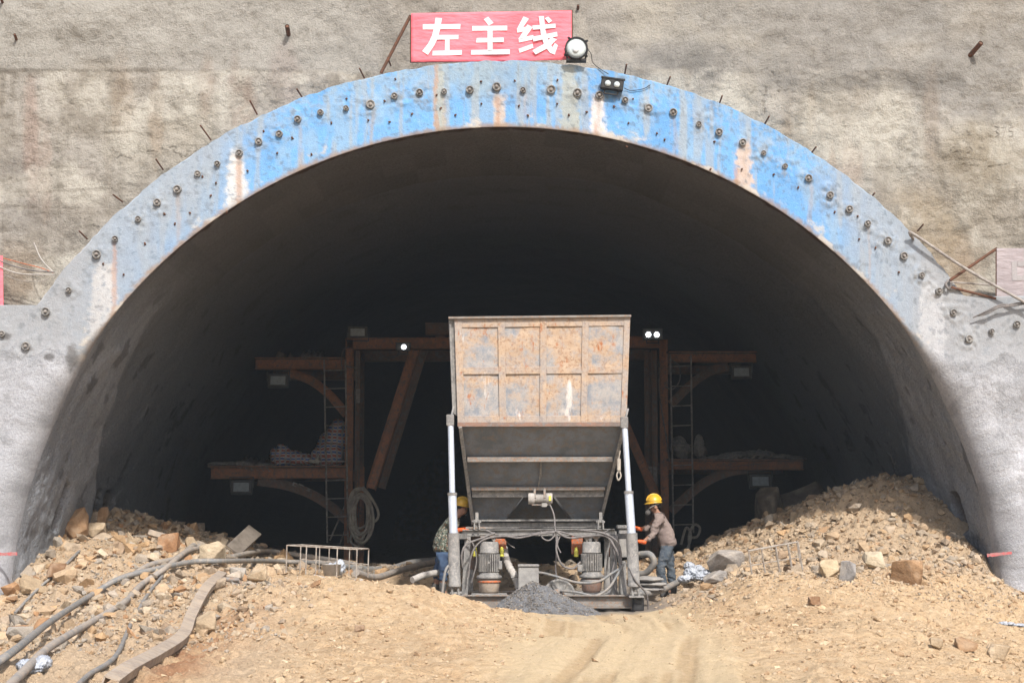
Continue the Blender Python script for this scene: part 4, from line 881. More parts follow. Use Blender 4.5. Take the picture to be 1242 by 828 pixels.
xx = cg.x-.08+gx2*.82*(1+.25*gx2); yy = -.72+gy2*.52; zz = H(xx, yy)-.03+np.clip(1-q, 0, 1)**.9*.5
pl = np.array([(.16,.165,.175),(.22,.225,.235),(.11,.115,.12),(.30,.295,.285)])
V2, F2_, C2 = rocks(np.stack([xx, yy, zz], -1), RNG.uniform(.007, .017, n), pl, None, .2)
bpy.data.meshes.remove(me)
me = np_mesh('gravel_heap', np.concatenate([V1, V2]), np.concatenate([F1t, F2_+len(V1)]), False, np.concatenate([np.tile([.17,.173,.18], (len(V1), 1)), C2]))
tag(link_mesh('gravel_heap', me, M['stone'], origin=Vector((0,0,0))), 'heap of fine grey gravel spilled before the hopper machine', 'gravel', kind='stuff')

# ================================================================== WORK GANTRY deep in the tunnel
YG = 13.0; sg = (YG+28)/F
gan = thing('work_gantry', 'rusty steel work gantry with side platforms standing inside the dark tunnel', 'gantry', (-.1, YG, 0))
def gb(a, b, h, w=.2, mat='rust', nm='beam', up=(0,0,1), Y=YG, Y2=None):
    m = MB(); m.ibeam(at(a[0], a[1], Y), at(b[0], b[1], Y if Y2 is None else Y2), h, w, .02, up); return m.build(nm, M[mat], gan)
gb((310,441),(418,441), .25, .25, 'rust', 'platform_beam'); gb((256,573),(421,572), .27, .25, 'rust', 'platform_beam')
gb((421,417),(800,415), .24, .25, 'rust', 'top_beam'); gb((811,433),(917,433), .23, .25, 'rust', 'platform_beam'); gb((811,563),(974,563.5), .22, .25, 'rust', 'platform_beam')
def post(x, y0, w, mat='rust', Y=YG):
    a = at(x, y0, Y); m = MB(); m.ibeam(Vector((a.x, Y, h1(a.x, Y)-.1)), a, w, .2, .02, (1,0,0)); m.build('post', M[mat], gan)
post(424.5, 411, .17); post(434.5, 425, .1, 'rust_dim', YG+.3); post(438, 566, .14, 'rust', YG+.35); post(804.5, 412, .17); post(793, 425, .12, 'rust_dim', YG+.3); post(784, 425, .1, 'rust_dim', YG+.6)
def arcbeam(pts, h, mat='rust', nm='knee_brace', Y=YG):
    P = smooth_path([at(a, b, Y) for a, b in pts], 7); m = MB(); t = .018
    for p, q in zip(P[:-1], P[1:]):
        d = (q-p).normalized(); n = d.cross(Vector((0,1,0)))
        q = q+d*.01
        m.bar(p+n*h/2, q+n*h/2, t, .2, (0,1,0)); m.bar(p-n*h/2, q-n*h/2, t, .2, (0,1,0)); m.bar(p, q, h-t, t, (0,1,0))
    return m.build(nm, M[mat], gan)
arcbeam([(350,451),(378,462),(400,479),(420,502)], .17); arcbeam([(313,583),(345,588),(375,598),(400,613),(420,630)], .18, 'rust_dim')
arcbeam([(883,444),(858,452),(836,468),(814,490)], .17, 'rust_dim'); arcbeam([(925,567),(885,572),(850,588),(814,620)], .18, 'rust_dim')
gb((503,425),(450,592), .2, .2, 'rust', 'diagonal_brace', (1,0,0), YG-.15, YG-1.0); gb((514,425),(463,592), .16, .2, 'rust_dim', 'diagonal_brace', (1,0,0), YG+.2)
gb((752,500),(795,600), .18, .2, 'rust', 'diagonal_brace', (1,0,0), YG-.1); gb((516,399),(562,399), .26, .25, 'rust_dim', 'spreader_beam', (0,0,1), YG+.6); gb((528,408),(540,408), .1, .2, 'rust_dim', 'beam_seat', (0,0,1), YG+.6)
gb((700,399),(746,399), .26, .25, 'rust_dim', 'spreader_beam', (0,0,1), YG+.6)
m = MB()
for (a, b) in (((420,625),(438,600)), ((400,655),(424,600)), ((430,612),(412,660))): m.tube([at(*a, YG+.1), at(*b, YG+.1)], .02, 6)
m.build('cross_rod', M['wire'], gan)
# rear frame of the gantry, same kind, three metres deeper
for x0, y0, x1, y1 in ((310,441,418,441),(256,573,421,572),(421,417,800,415),(811,433,917,433),(811,563,974,563)):
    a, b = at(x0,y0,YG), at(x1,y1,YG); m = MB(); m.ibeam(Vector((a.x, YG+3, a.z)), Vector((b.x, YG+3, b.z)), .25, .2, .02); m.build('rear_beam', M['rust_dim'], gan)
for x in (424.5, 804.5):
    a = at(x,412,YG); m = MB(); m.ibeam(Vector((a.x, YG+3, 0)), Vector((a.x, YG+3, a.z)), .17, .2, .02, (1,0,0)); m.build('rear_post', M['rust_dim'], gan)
# decks
for x0, x1, y in ((310,420,435.5),(254,422,566.5),(811,917,428.5),(811,976,558.5)):
    m = MB(); a, b = at(x0,y,YG), at(x1,y,YG); k = random.Random(x0)
    for i in range(9):
        yy = YG-.12+i*.37; m.box(a.x+k.uniform(-.06,.03), b.x, yy, yy+.34, a.z-.01, a.z+.03+k.uniform(0,.01))
    m.build('deck_boards', M['plank'], gan)
# ladders
def ladder(xa, xb, y0, y1, n, Y):
    m = MB(); m.tube([at(xa,y0,Y), at(xa+4,y1,Y)], .02, 7); m.tube([at(xb,y0,Y), at(xb+3,y1,Y)], .02, 7); o = m.build('ladder', M['wire'], gan)
    for k in range(n):
        t = (k+.6)/n; m = MB(); m.tube([at(xa+4*t-1,y0+(y1-y0)*t,Y), at(xb+3*t+1,y0+(y1-y0)*t-1,Y)], .014, 6); m.build('rung', M['wire'], o)
ladder(393, 419, 436, 658, 10, YG-.3); ladder(813, 838, 430, 646, 9, YG-.3)
for p in ([(418,452),(414,440),(416,425),(424,420)],[(416,443),(425,445),(433,446)],[(431,446),(433,462),(431,475),(432,500)],[(814,436),(824,445),(824,462),(815,472),(806,468)],[(800,440),(799,470),(803,500),(808,530),(812,560)],[(458,425),(468,433),(480,432),(484,427)]): m = MB(); m.tube(smooth_path([at(a, b, YG-.15) for a, b in p]), .015, 6); m.build('wiring', M['cable'], gan)
m = MB(); a = at(434,480,YG+.1); m.box(a.x-.05, a.x+.05, a.y-.05, a.y+.05, a.z-.15, a.z+.15); m.build('switch_box', M['wire'], gan)
m = MB(); m.bar(at(355,586,YG-.12), at(360,588,YG-.12), .08, .004, (0,1,0)); m.bar(at(362,588,YG-.12), at(368,590.5,YG-.12), .08, .004, (0,1,0)); m.bar(at(371,592,YG-.12), at(376,594.5,YG-.12), .07, .004, (0,1,0)); m.build('paint_mark', M['sack'], gan)
m = MB(); m.bar(at(357,587.2,YG-.12), at(373,593,YG-.12), .05, .02, (0,1,0)); m.build('paint_mark', M['rust_dim'], gan)
# electrical plate right of the post
m = MB(); a, b = at(787,565,YG), at(799,588,YG); m.box(a.x, b.x, YG+.2, YG+.28, b.z, a.z); m.build('distribution_box', M['wire'], gan)

# ================================================================== FLOODLIGHTS
def flood(c, w, h, label, group, lens='dimglass', tilt=.25, hang=True):
    r = thing('floodlight', label, 'floodlight', c, group)
    m = MB(); m.box(-w/2, w/2, -.06, .06, -h/2, h/2); b = m.build('housing', M['grey_paint'], r, .015); b.location = (0,0,0); 
    m = MB(); m.box(-w*.36, w*.36, -.072, -.058, -h*.34, h*.30); l = m.build('lens', M[lens], b, .004)
    m = MB()
    for k in range(7): m.box(-w*.4+k*w*.8/6-.006, -w*.4+k*w*.8/6+.006, .06, .1, -h*.4, h*.4)
    m.build('cooling_fin', M['grey_paint'], b)
    m = MB(); s = 1 if hang else -1
    m.bar((-w/2-.02,0,0), (-w/2-.02,0,s*h*.75), .02, .04, (0,1,0)); m.bar((w/2+.02,0,0), (w/2+.02,0,s*h*.75), .02, .04, (0,1,0)); m.bar((-w/2-.03,0,s*h*.75), (w/2+.03,0,s*h*.75), .02, .04, (0,1,0)); m.build('bracket', M['grey_paint'], r)
    for o in r.children: o.location = (0,0,0)
    b.rotation_euler = (-tilt, 0, 0); return r
# build meshes in local coordinates: parent sits at the origin while building
def flood_at(px, py, Y, wpx, hpx, label, **k):
    s = (Y+28)/F; r = flood((0,0,0), wpx*s, hpx*s, label, 'floodlights on the gantry', **k); r.location = at(px, py, Y); return r
flood_at(337.5,462,YG-.25,25,17,'floodlight hanging under the upper left gantry platform')
flood_at(293,591,YG-.25,26,17,'floodlight hanging under the lower left gantry platform')
flood_at(899,452,YG-.25,25,16,'floodlight hanging under the upper right gantry platform')
flood_at(922,584,YG-.25,27,17,'floodlight hanging under the lower right gantry platform')
flood_at(434,403,YG-.1,24,14,'unlit floodlight standing on the left end of the gantry top beam', hang=False, tilt=0)
def twin(px, py, Y, wpx, hpx, spots, label, cat='work lamp', mat='lit', rot=0, nm='work_lamp', rs=.3, body='grey_paint', lab=None):
    s = (Y+28)/F; w, h = wpx*s, hpx*s; r = thing(nm, label, cat, (0,0,0), lab)
    m = MB(); m.box(-w/2, w/2, -.05, .06, -h/2, h/2); b = m.build('housing', M[body], r, .012)
    m = MB(); m.box(-w/2-.01, w/2+.01, -.06, .0, h/2, h/2+.02); m.build('visor', M[body], b)
    for x in spots:
        m = MB(); m.lathe((x*w, -.05, 0), [(.001,0),(h*rs,0),(h*rs,.012),(.001,.016)], 16, 'Y'); m.build('lens', M[mat], b)
    m = MB(); m.bar((-w*.3,.02,-h/2-.06), (w*.3,.02,-h/2-.06), .02, .04, (0,1,0)); m.bar((-w*.3,.02,-h/2-.06), (-w*.3,.02,-h/2), .02, .04, (0,1,0)); m.bar((w*.3,.02,-h/2-.06), (w*.3,.02,-h/2), .02, .04, (0,1,0)); m.build('bracket', M[body], r)
    r.location = at(px, py, Y); r.rotation_euler = (0, rot, 0); return r
twin(791.5,406,YG-.3,24,13,(-.22,.2),'twin work lamp with two lit white bulbs right of the hopper top', rs=.22)
twin(489,421,YG-.3,18,9,(.05,),'small work lamp with one bright bulb on the gantry top beam', rs=.3)

# ================================================================== THINGS ON THE GANTRY
def lump(name, pts, r, mat, label, cat, seed=0, amp=.25, group=None, sub=3, freq=2.5, parent=None):
    """crumpled cloth or bag: blended spheres skinned by noise"""
    VV = []; FF = []; off = 0
    bm = bmesh.new()
    for p, s in zip(pts, r):
        bmesh.ops.create_icosphere(bm, subdivisions=sub, radius=1.0, matrix=Matrix.Translation(p) @ Matrix.Diagonal((*s, 1)) if hasattr(s, '__len__') else Matrix.Translation(p) @ Matrix.Scale(s, 4))
    me = bpy.data.meshes.new(name); bm.to_mesh(me); bm.free()
    if len(pts) > 1:
        o = bpy.data.objects.new('tmp', me); C.objects.link(o); md = o.modifiers.new('r', 'REMESH'); md.mode = 'VOXEL'; md.voxel_size = min(min(q) if hasattr(q, '__len__') else q for q in r)/5
        me2 = bpy.data.meshes.new_from_object(o.evaluated_get(bpy.context.evaluated_depsgraph_get())); bpy.data.objects.remove(o); me = me2
    n = len(me.vertices); co = np.empty(n*3); me.vertices.foreach_get('co', co); co = co.reshape(-1, 3); no = np.empty(n*3); me.vertices.foreach_get('normal', no); no = no.reshape(-1, 3)
    sc_ = max(max(q) if hasattr(q, '__len__') else q for q in r)
    q = np.abs(fbm(co[:, 0]/sc_*freq+seed, co[:, 1]/sc_*freq, co[:, 2]/sc_*freq, o=4, s=seed+400, g=.6))
    co = co-no*(q*amp*sc_)[:, None]; me.vertices.foreach_set('co', co.ravel()); me.polygons.foreach_set('use_smooth', np.ones(len(me.polygons), bool)); me.update()
    me.materials.clear(); o = link_mesh(name, me, M[mat], parent)
    return tag(o, label, cat, group) if parent is None else o
def gp(x, y, dy=0): return at(x, y, YG+.5+dy)
lump('tarpaulin_bundle', [gp(402,545), gp(410,530), gp(392,553)], [(.35,.45,.45),(.26,.4,.42),(.32,.4,.28)], 'stripe', 'large striped blue and red tarpaulin bundle against the left gantry post', 'tarpaulin', 1, .2)
lump('tarpaulin_bundle', [gp(340,553,-.1), gp(357,556,-.1), gp(372,558,-.1)], [(.25,.35,.28),(.25,.35,.2),(.2,.35,.17)], 'stripe', 'low crumpled striped tarpaulin bundle left of the large one on the gantry', 'tarpaulin', 2, .3)
lump('rope_knot', [gp(382,559,-.5), gp(386,556,-.5)], [(.16,.05,.06),(.05,.05,.14)], 'hose_white', 'pale knotted rope end lying before the striped tarpaulins', 'rope', 3, .3)
lump('plastic_sack', [gp(823,541), gp(828,546)], [(.2,.3,.24),(.2,.3,.2)], 'sheet', 'dim grey sack beside the right gantry ladder', 'sack', 4, .3)
lump('plastic_sack', [gp(848,541), gp(850,548)], [(.13,.25,.28),(.16,.25,.16)], 'sheet', 'pointed dim sack standing on the lower right platform', 'sack', 5, .35)
def corr(c, w, l, rot, label, wav=8, mat='wire', tilt=.3, amp=.03):
    n = wav*8; m = MB(); vs = []; 
    for j in range(2):
        for i in range(n+1):
            u = i/n; vs.append((( u-.5)*w, (j-.5)*l, amp*math.sin(u*wav*2*math.pi)))
    vs2 = [(x, y, z-.006) for x, y, z in vs]; N_ = n+1
    m.add(vs+vs2, [(i, i+1, N_+i+1, N_+i) for i in range(n)]+[(2*N_+i, 3*N_+i, 3*N_+i+1, 2*N_+i+1) for i in range(n)]+[(i, 2*N_+i, 2*N_+i+1, i+1) for i in range(n)]+[(N_+i, N_+i+1, 3*N_+i+1, 3*N_+i) for i in range(n)], True)
    o = m.build('corrugated_sheet', M[mat], None, origin=Vector((0,0,0))); o.location = c; o.rotation_euler = (tilt, rot, 0); return tag(o, label, 'metal sheet')
corr(at(312,562,YG+.4), .75, 1.0, .1, 'small corrugated sheet lying on the lower left gantry platform', 6, tilt=.25)
corr(at(379,430,YG+.4), .5, .9, .05, 'small corrugated sheet on the upper left gantry platform', 5, tilt=.25)
corr(at(905,552,YG+.4), 1.0, .9, -.12, 'wavy sheet resting on the lower right gantry platform', 5, tilt=.2)
lump('crumpled_sheeting', [gp(875,556), gp(895,553), gp(918,552), gp(945,555), gp(962,556)], [(.5,.5,.08),(.45,.5,.11),(.45,.5,.12),(.4,.5,.09),(.3,.4,.07)], 'sheet', 'dark crumpled sheeting spread along the lower right gantry platform', 'sheeting', 6, .12)
lump('crumpled_sheeting', [gp(268,563), gp(290,563), gp(325,564)], [(.3,.4,.07),(.35,.4,.08),(.3,.4,.05)], 'sheet', 'dim folded sheeting on the outer end of the lower left platform', 'sheeting', 7, .12)
m = MB(); a = at(338,432,YG+.4); m.prism([a+Vector((-.1,0,-.1)), a+Vector((.1,0,-.12)), a+Vector((.14,0,.06)), a+Vector((-.02,0,.12))], (0,.3,0)); m.prism([a+Vector((.16,0,-.12)), a+Vector((.34,0,-.12)), a+Vector((.25,0,.1))], (0,.3,0)); m.tube([a+Vector((.02,0,.1)), a+Vector((.06,0,.2))], .01, 5); tag(m.build('timber_offcuts', M['plank'], None), 'broken timber pieces on the upper left gantry platform', 'timber')
# hose coil on the left post
m = MB(); k = random.Random(5)
for i in range(9):
    cxx, cyy = 437+k.uniform(-2,3), 622+k.uniform(-6,8); wx, wy = k.uniform(6,14), k.uniform(22,34); P = []
    for j in range(21): t = 2*math.pi*j/20; P.append(at(cxx+wx*math.sin(t)*(1+.1*k.random()), cyy-wy*math.cos(t), YG-.45-.03*i))
    m.tube(smooth_path(P, 2), .028, 7)
m.tube(smooth_path([at(440,590,YG-.5), at(448,600,YG-.5), at(458,618,YG-.5), at(457,630,YG-.5), at(445,634,YG-.5)], 8), .03, 7)
m.tube(smooth_path([at(430,640,YG-.5), at(425,655,YG-.5), at(434,662,YG-.5), at(442,650,YG-.5)], 8), .025, 7)
tag(m.build('hose_coil', M['rope'], None), 'coil of pale hose hanging from the left gantry post', 'hose')
m = MB()
m.tube(smooth_path([at(838,652,YG-.5), at(846,650,YG-.5), at(849,640,YG-.5), at(842,636,YG-.5), at(836,648,YG-.5), at(836,665,YG-.5)], 8), .028, 7); m.tube(smooth_path([at(826,660,YG-.5), at(832,640,YG-.5), at(838,648,YG-.5), at(834,664,YG-.5), at(826,668,YG-.5)], 8), .028, 7)
tag(m.build('hose_coil', M['rope'], None), 'loose loops of hose below the right gantry ladder', 'hose')
# ceiling duct-like items in the dark: none visible

# ================================================================== HOSES AND PIPES ON THE GROUND
def hose(pts, r, mat, label, cat='hose', nm='hose', lift=.0, n=8, cr=0):
    P = []
    for p in pts:
        if len(p) == 3: P.append(at(*p))
        else: q = hit(*p); P.append(q+Vector((0, 0, r+lift)))
    P = smooth_path(P, n); rr_ = [r*(1+cr*math.sin(i*1.9)) for i in range(len(P))]
    m = MB(); m.tube(P, rr_, 12); return tag(m.build(nm, M[mat], None), label, cat)
hose([(-40,850),(-12,826),(20,800),(60,768),(105,735),(145,712),(190,700),(235,692),(270,689),(310,690),(345,688),(400,691),(440,698)], .04, 'hose_grey', 'long dark grey hose snaking over the left rubble heap to the left edge', lift=.06)
hose([(-5,860),(28,828),(60,795),(110,762),(150,738),(172,716),(200,696),(225,676),(245,670)], .042, 'hose_dust', 'thick dusty tan hose running below the dark grey hose on the left slope', lift=.03)
hose([(245,671),(235,668),(215,682),(180,692),(150,712)], .045, 'hose_dust', 'short pale hose bending over the crest of the left heap', lift=.02)
hose([(75,860),(106,826),(140,800),(158,762),(178,727),(197,702)], .024, 'hose_grey', 'thin grey hose hanging down the middle of the left slope', lift=.01)
hose([(18,750),(45,722),(75,693),(96,673)], .022, 'hose_grey', 'thin straight grey pipe leaning near the left wall', 'pipe', 'pipe', lift=.03)
hose([(282,682),(320,675),(360,678),(400,684),(430,690)], .045, 'hose_dust', 'dusty pipe lying behind the left wire cage', 'pipe', 'pipe', lift=.03)
hose([(380,700,-.6),(410,707,-.6),(440,706,-.6)], .05, 'hose_white', 'pale straight pipe in front of the left wire cage', 'pipe', 'pipe')
hose([(432,694,.8),(455,700,1.5),(480,693,3.0),(505,686,4.0),(530,681,5.0)], .055, 'hose_dust', 'dusty thick pipe crossing the floor behind the left mound', 'pipe', 'pipe')
hose([(500,703,.6),(515,697,.8),(535,694,1.0),(552,696,1.0)], .05, 'hose_white', 'pale pipe reaching the left hydraulic leg behind the mound', 'pipe', 'pipe')
hose([(430,690,4),(470,690,5),(500,682,6),(530,679,7)], .06, 'hose_grey', 'dim hose lying farther back on the tunnel floor at left', lift=.1)
hose([(775,672,1.2),(788,672,1.1),(793,682,1.1),(784,694,1.2),(774,696,1.3)], .05, 'hose_grey', 'curved grey hose bend between the right hydraulic leg and the worker')
hose([(772,718,.3),(785,719,.5),(800,716,.8),(822,706,1.6)], .05, 'hose_grey', 'grey hose lying behind the boots of the worker at right')
hose([(836,705,2.5),(870,690,3.6),(900,668,6),(935,650,8.0),(960,640,9)], .09, 'hose_dust', 'thick dim pipe climbing toward the back of the right heap', 'pipe', 'pipe')
hose([(815,678,5),(850,668,6.5),(890,650,8)], .035, 'cable', 'thin dim cable stretched across the dark floor right of the worker', 'cable', 'cable')
hose([(899,695,1.8),(925,705,1.0)], .045, 'hose_white', 'short straight grey pipe in front of the right wire cage', 'pipe', 'pipe', lift=.03)
hose([(940,690,2),(962,652,8),(938,640,8.2),(930,618,8.4)], .015, 'cable', 'thin looping wire in front of the dim boulders', 'wire', 'wire')

# bent steel channel and scrap
def channel(pts, w, d, label):
    P = smooth_path([p if isinstance(p, Vector) else at(*p) for p in pts], 6); m = MB(); up = Vector((.25, -.75, .6)).normalized()
    for a, b in zip(P[:-1], P[1:]):
        dd = (b-a).normalized(); b2 = b+dd*.006; sx = dd.cross(up).normalized(); u2 = sx.cross(dd)
        m.bar(a, b2, w, .014, u2)
        for s in (-1, 1): m.bar(a+sx*s*(w/2-.006)-u2*d/2, b2+sx*s*(w/2-.006)-u2*d/2, .014, d, u2)
    return m.build('steel_channel', M['steel_clean'], None)
def hz(px, py, up): q = hit(px, py+5); return q+Vector((0, 0, up*.5))
ho = channel([hz(135,840,.25), hz(158,822,.25), hz(192,800,.25), hz(222,778,.25), hz(232,756,.3), hz(250,727,.35), hz(270,702,.3)], .125, .08, '')
tag(ho, 'long bent rusty steel channel lying down the left slope', 'steel channel')
m = MB(); q0 = hit(283,708); sY = q0.y-1.2
P = [at(279,702,sY), at(285,712,sY-.02), at(283,724,sY-.05), at(287,740,sY-.08)]; P2 = [at(289,703,sY), at(296,715,sY), at(293,728,sY-.03), at(296,737,sY-.05)]
P, P2 = smooth_path(P, 5), smooth_path(P2, 5)
for i in range(len(P)-1): m.hexa([P[i], P[i+1], P2[i+1], P2[i]], [p+Vector((0,.02,0)) for p in (P[i], P[i+1], P2[i+1], P2[i])])
m.tube(P, .018, 7); m.tube(P2, .022, 7); m.tube([at(270,702,sY), at(290,703,sY)], .03, 8)
tag(m.build('scrap_metal', M['chrome'] if False else M['beam_steel'], None), 'curled grey steel scrap hanging at the top of the bent channel', 'scrap metal')
# planks in the tunnel at left
m = MB(); a, b = at(282,668,4.2), at(309,643,5.0); m.bar(a, b, .28, .06, (.2,-1,.3)); tag(m.build('timber_board', M['plank'], None, .01), 'broken dusty board leaning in the rubble at the tunnel mouth left', 'timber')
m = MB(); a, b = at(180,645,3.8), at(204,652,3.8); m.bar(a, b, .1, .07, (.2,-1,.3)); tag(m.build('timber_board', M['steel_clean'], None, .01), 'short tan board lying on the crest of the left heap', 'timber')

# wire cages
def wcage(name, top, bot, label, Yn, dY, xs_, tilt):
    """top,bot: pixel lists of front face corners (l, r); open welded rod cage"""
    m = MB(); (lx, ly), (rx, ry) = top; (bx, by), (cx_, cy_) = bot; r = .0105
    A, B = at(lx, ly, Yn), at(rx, ry, Yn); D, E = at(bx, by, Yn), at(cx_, cy_, Yn); off = Vector((0.1*(1 if tilt > 0 else -1), dY, .0))
    for p, q in ((A, B), (A, D), (B, E), (A+off, B+off), (A, A+off), (B, B+off), (A+off, D+off), (B+off, E+off)): m.tube([p, q], r, 6)
    for t in xs_:
        m.tube([A.lerp(B, t), D.lerp(E, t)], r, 6); m.tube([(A+off).lerp(B+off, t), (D+off).lerp(E+off, t)], r*.8, 6)
    m.tube([A.lerp(D, .55)+off, B.lerp(E, .55)+off], r*.8, 6)
    return tag(m.build(name, M['cage'], None), label, 'wire cage')
wcage('wire_cage', ((348,661),(433,666)), ((347,694),(432,702)), 'welded wire cage frame standing on the left mound crest', -.6, .9, (.28,.42,.72), 1)
wcage('wire_cage', ((908,668),(968,657)), ((913,702),(974,692)), 'tilted welded wire cage frame standing at the right heap', -.9, .8, (.26,.55,.8), 1)

# plastic sheets, bags, buckets
lump('plastic_sheeting', [at(830,702,1.1), at(838,696,1.3), at(846,691,1.7), at(856,697,1.3), at(866,693,1.5), at(836,687,1.9), at(851,700,1.0)], [(.12,.14,.07),(.13,.15,.12),(.12,.18,.09),(.12,.14,.10),(.10,.14,.06),(.10,.15,.09),(.14,.10,.06)], 'plastic_bag', 'crumpled white plastic sheeting heaped right behind the worker in mauve', 'plastic sheeting', 11, .5, freq=4)
lump('plastic_sheeting', [at(893,683,3.0), at(901,686,2.8)], [(.14,.15,.07),(.12,.15,.05)], 'plastic_bag', 'small white plastic scrap beyond the broad grey slab', 'plastic sheeting', 12, .5, freq=4)
q = hit(40,815); lump('plastic_bag', [q+Vector((-.06,-.02,.06)), q+Vector((.08,.05,.08)), q+Vector((.02,-.08,.04))], [(.1,.1,.07),(.09,.1,.08),(.1,.08,.06)], 'plastic_bag', 'crumpled white plastic bag at the lower left beside the hoses', 'plastic bag', 13, .5, freq=4)
q = hit(1228,758); lump('plastic_bag', [q+Vector((-.08,0,.02)), q+Vector((.08,0,.0))], [(.12,.08,.035),(.12,.08,.03)], 'plastic_bag', 'flattened white plastic bag at the right edge of the dirt mound', 'plastic bag', 14, .5, freq=4)
lump('plastic_bag', [at(1022,600,3.9), at(1028,597,4.0)], [(.09,.1,.05),(.07,.1,.06)], 'plastic_bag', 'small white bag on top of the right rubble heap', 'plastic bag', 15, .5, freq=4)
lump('plastic_bag', [at(402,690,-.2), at(412,688,-.1)], [(.11,.12,.1),(.1,.12,.13)], 'plastic_bag', 'white plastic bag inside the left wire cage', 'plastic bag', 16, .5, freq=4)
lump('plastic_bag', [at(935,704,.6), at(943,706,.5)], [(.09,.08,.05),(.06,.08,.04)], 'plastic_bag', 'small pale bag at the foot of the right wire cage', 'plastic bag', 17, .5, freq=4)
for i, (x, y, lb) in enumerate(((787,702,'dusty cement sack on top of the stack behind the right hydraulic leg'),(790,708,'dusty cement sack in the middle of the stack behind the right hydraulic leg'),(787,714,'dusty cement sack at the bottom of the stack behind the right hydraulic leg'))):
    lump('cement_sack', [at(x,y,.75)], [(.24,.3,.055)], 'sack', lb, 'sack', 20+i, .12, 'stacked cement sacks')
m = MB(); q = at(402,698,-.3); m.lathe(q, [(.001,0),(.11,0),(.14,.16),(.15,.165),(.12,.17),(.10,.02),(.001,.02)], 18); tag(m.build('bucket', M['hose_white'], None), 'squat dusty bucket beside the white bag in the left wire cage', 'bucket')

# ================================================================== WALL THINGS
# banner
bn = thing('banner', 'red cloth banner with three white Chinese characters above the blue arch', 'banner', at(596,73,.1))
BY = .05
def bp(zx, zy, dy=0): return at(490+zx/5.175, 5+zy/5.175, BY)+Vector((0, dy, 0))
nu, nv = 60, 20; BV = []
for i in range(nu):
    for j in range(nv):
        u, v = i/(nu-1), j/(nv-1); p = bp(45+(1052-45)*u, (60*(1-u)+42*u)*(1-v)+(366*(1-u)+352*u)*v)
        BV.append(p+Vector((0, .012*math.sin(u*9+v*3)*v+.02*v*math.sin(u*3.1)+.006*math.sin(u*30+v*5)*(v), 0)))
me = np_mesh('cloth', np.array([p[:] for p in BV]), grid_faces(nu, nv), True); md = link_mesh('cloth', me, M['banner'], bn)
so_ = md.modifiers.new('thick', 'SOLIDIFY'); so_.thickness = .006
def clothY(p):   # depth of the cloth at a point
    A = np.array([q[:] for q in BV]); return float(A[np.hypot(A[:, 0]-p.x, A[:, 2]-p.z).argmin(), 1])
def glyph(polys, name='character'):
    m = MB()
    for k, pl_ in enumerate(polys):
        P = [bp(a, b) for a, b in pl_]; y = min(clothY(p) for p in P)-.008-.0012*k
        m.prism([Vector((p.x, y-.004, p.z)) for p in P], (0, .003, 0))
    return m.build(name, M['letter'], bn)
glyph([[(118,130),(355,127),(353,158),(118,162)], [(198,88),(238,92),(229,150),(214,212),(190,262),(150,322),(114,298),(152,250),(176,200),(191,140)], [(212,196),(343,196),(341,224),(206,226)], [(258,222),(286,222),(286,302),(256,302)], [(180,296),(364,290),(362,321),(178,326)]])
glyph([[(500,98),(528,82),(562,120),(532,138)], [(428,140),(648,138),(648,168),(428,170)], [(456,215),(626,212),(626,240),(452,244)], [(524,165),(556,165),(556,292),(524,292)], [(422,290),(664,285),(664,316),(420,320)]])
glyph([[(750,80),(784,94),(745,152),(708,160)], [(708,156),(745,150),(776,140),(772,168),(712,182)], [(775,130),(808,148),(762,212),(718,222)], [(718,216),(812,196),(812,224),(722,243)], [(718,282),(808,250),(812,276),(726,308)],
       [(846,80),(878,80),(886,160),(902,222),(932,276),(946,248),(966,262),(946,321),(916,310),(880,262),(858,190)], [(806,138),(950,126),(952,152),(808,164)], [(808,208),(960,178),(964,206),(812,238)], [(884,92),(905,82),(930,108),(908,124)], [(925,212),(960,226),(905,280),(826,320),(806,294),(872,258)]])
m = MB(); m.bar(at(498,20,.09), at(693,14,.09), .03, .03); m.bar(at(498,75,.09), at(560,74,.09), .03, .03); m.bar(at(498.5,19,.09), at(498.5,76,.09), .03, .03); m.bar(at(693.5,13,.09), at(694,72,.09), .03, .03); m.build('frame', M['rebar'], bn)
m = MB(); m.tube([at(498,19,.1), at(462,89,.1)], .025, 8); m.build('brace_rod', M['rebar'], bn)
# round floodlight beside the banner
rl = thing('round_floodlight', 'large round floodlight with glass face at the banner corner', 'floodlight', at(699,73,-.1))
c = at(699,59,-.12); s = 28/F
m = MB(); m.lathe(c, [(.001,-.22),(.06,-.22),(.09,-.12),(13*s,-.02),(14.2*s,.0),(14.2*s,.04),(12.4*s,.05),(12.2*s,.02),(.001,.015)], 36, 'Y'); hs = m.build('housing', M['black'], rl)
m = MB(); m.lathe(c+Vector((0,-.016,0)), [(.001,0),(12.1*s,0),(12.0*s,.012),(8*s,.028),(.001,.04)], 36, 'Y'); m.build('lens', M['glass'], rl)
m = MB(); m.lathe(c+Vector((-.01,-.058,-.03)), [(.001,0),(.045,0),(.04,.01),(.001,.014)], 20, 'Y'); m.build('bulb', M['letter'], rl)
m = MB()
for t in (.6, 2.2, 3.7, 5.6): d = Vector((math.cos(t), 0, math.sin(t))); m.bar(c+d*13*s+Vector((0,-.04,0)), c+d*16*s+Vector((0,-.0,0)), .03, .05, (0,1,0))
m.build('rim_clip', M['black'], hs)
m = MB(); b0 = at(699,73,-.1); m.bar(c+Vector((-.17,0,0)), b0+Vector((-.13,0,.0)), .025, .04, (0,1,0)); m.bar(c+Vector((.17,0,0)), b0+Vector((.13,0,0)), .025, .04, (0,1,0)); m.bar(b0+Vector((-.15,.05,0)), b0+Vector((.15,.05,0)), .03, .16, (0,1,0)); m.build('bracket', M['black'], rl)
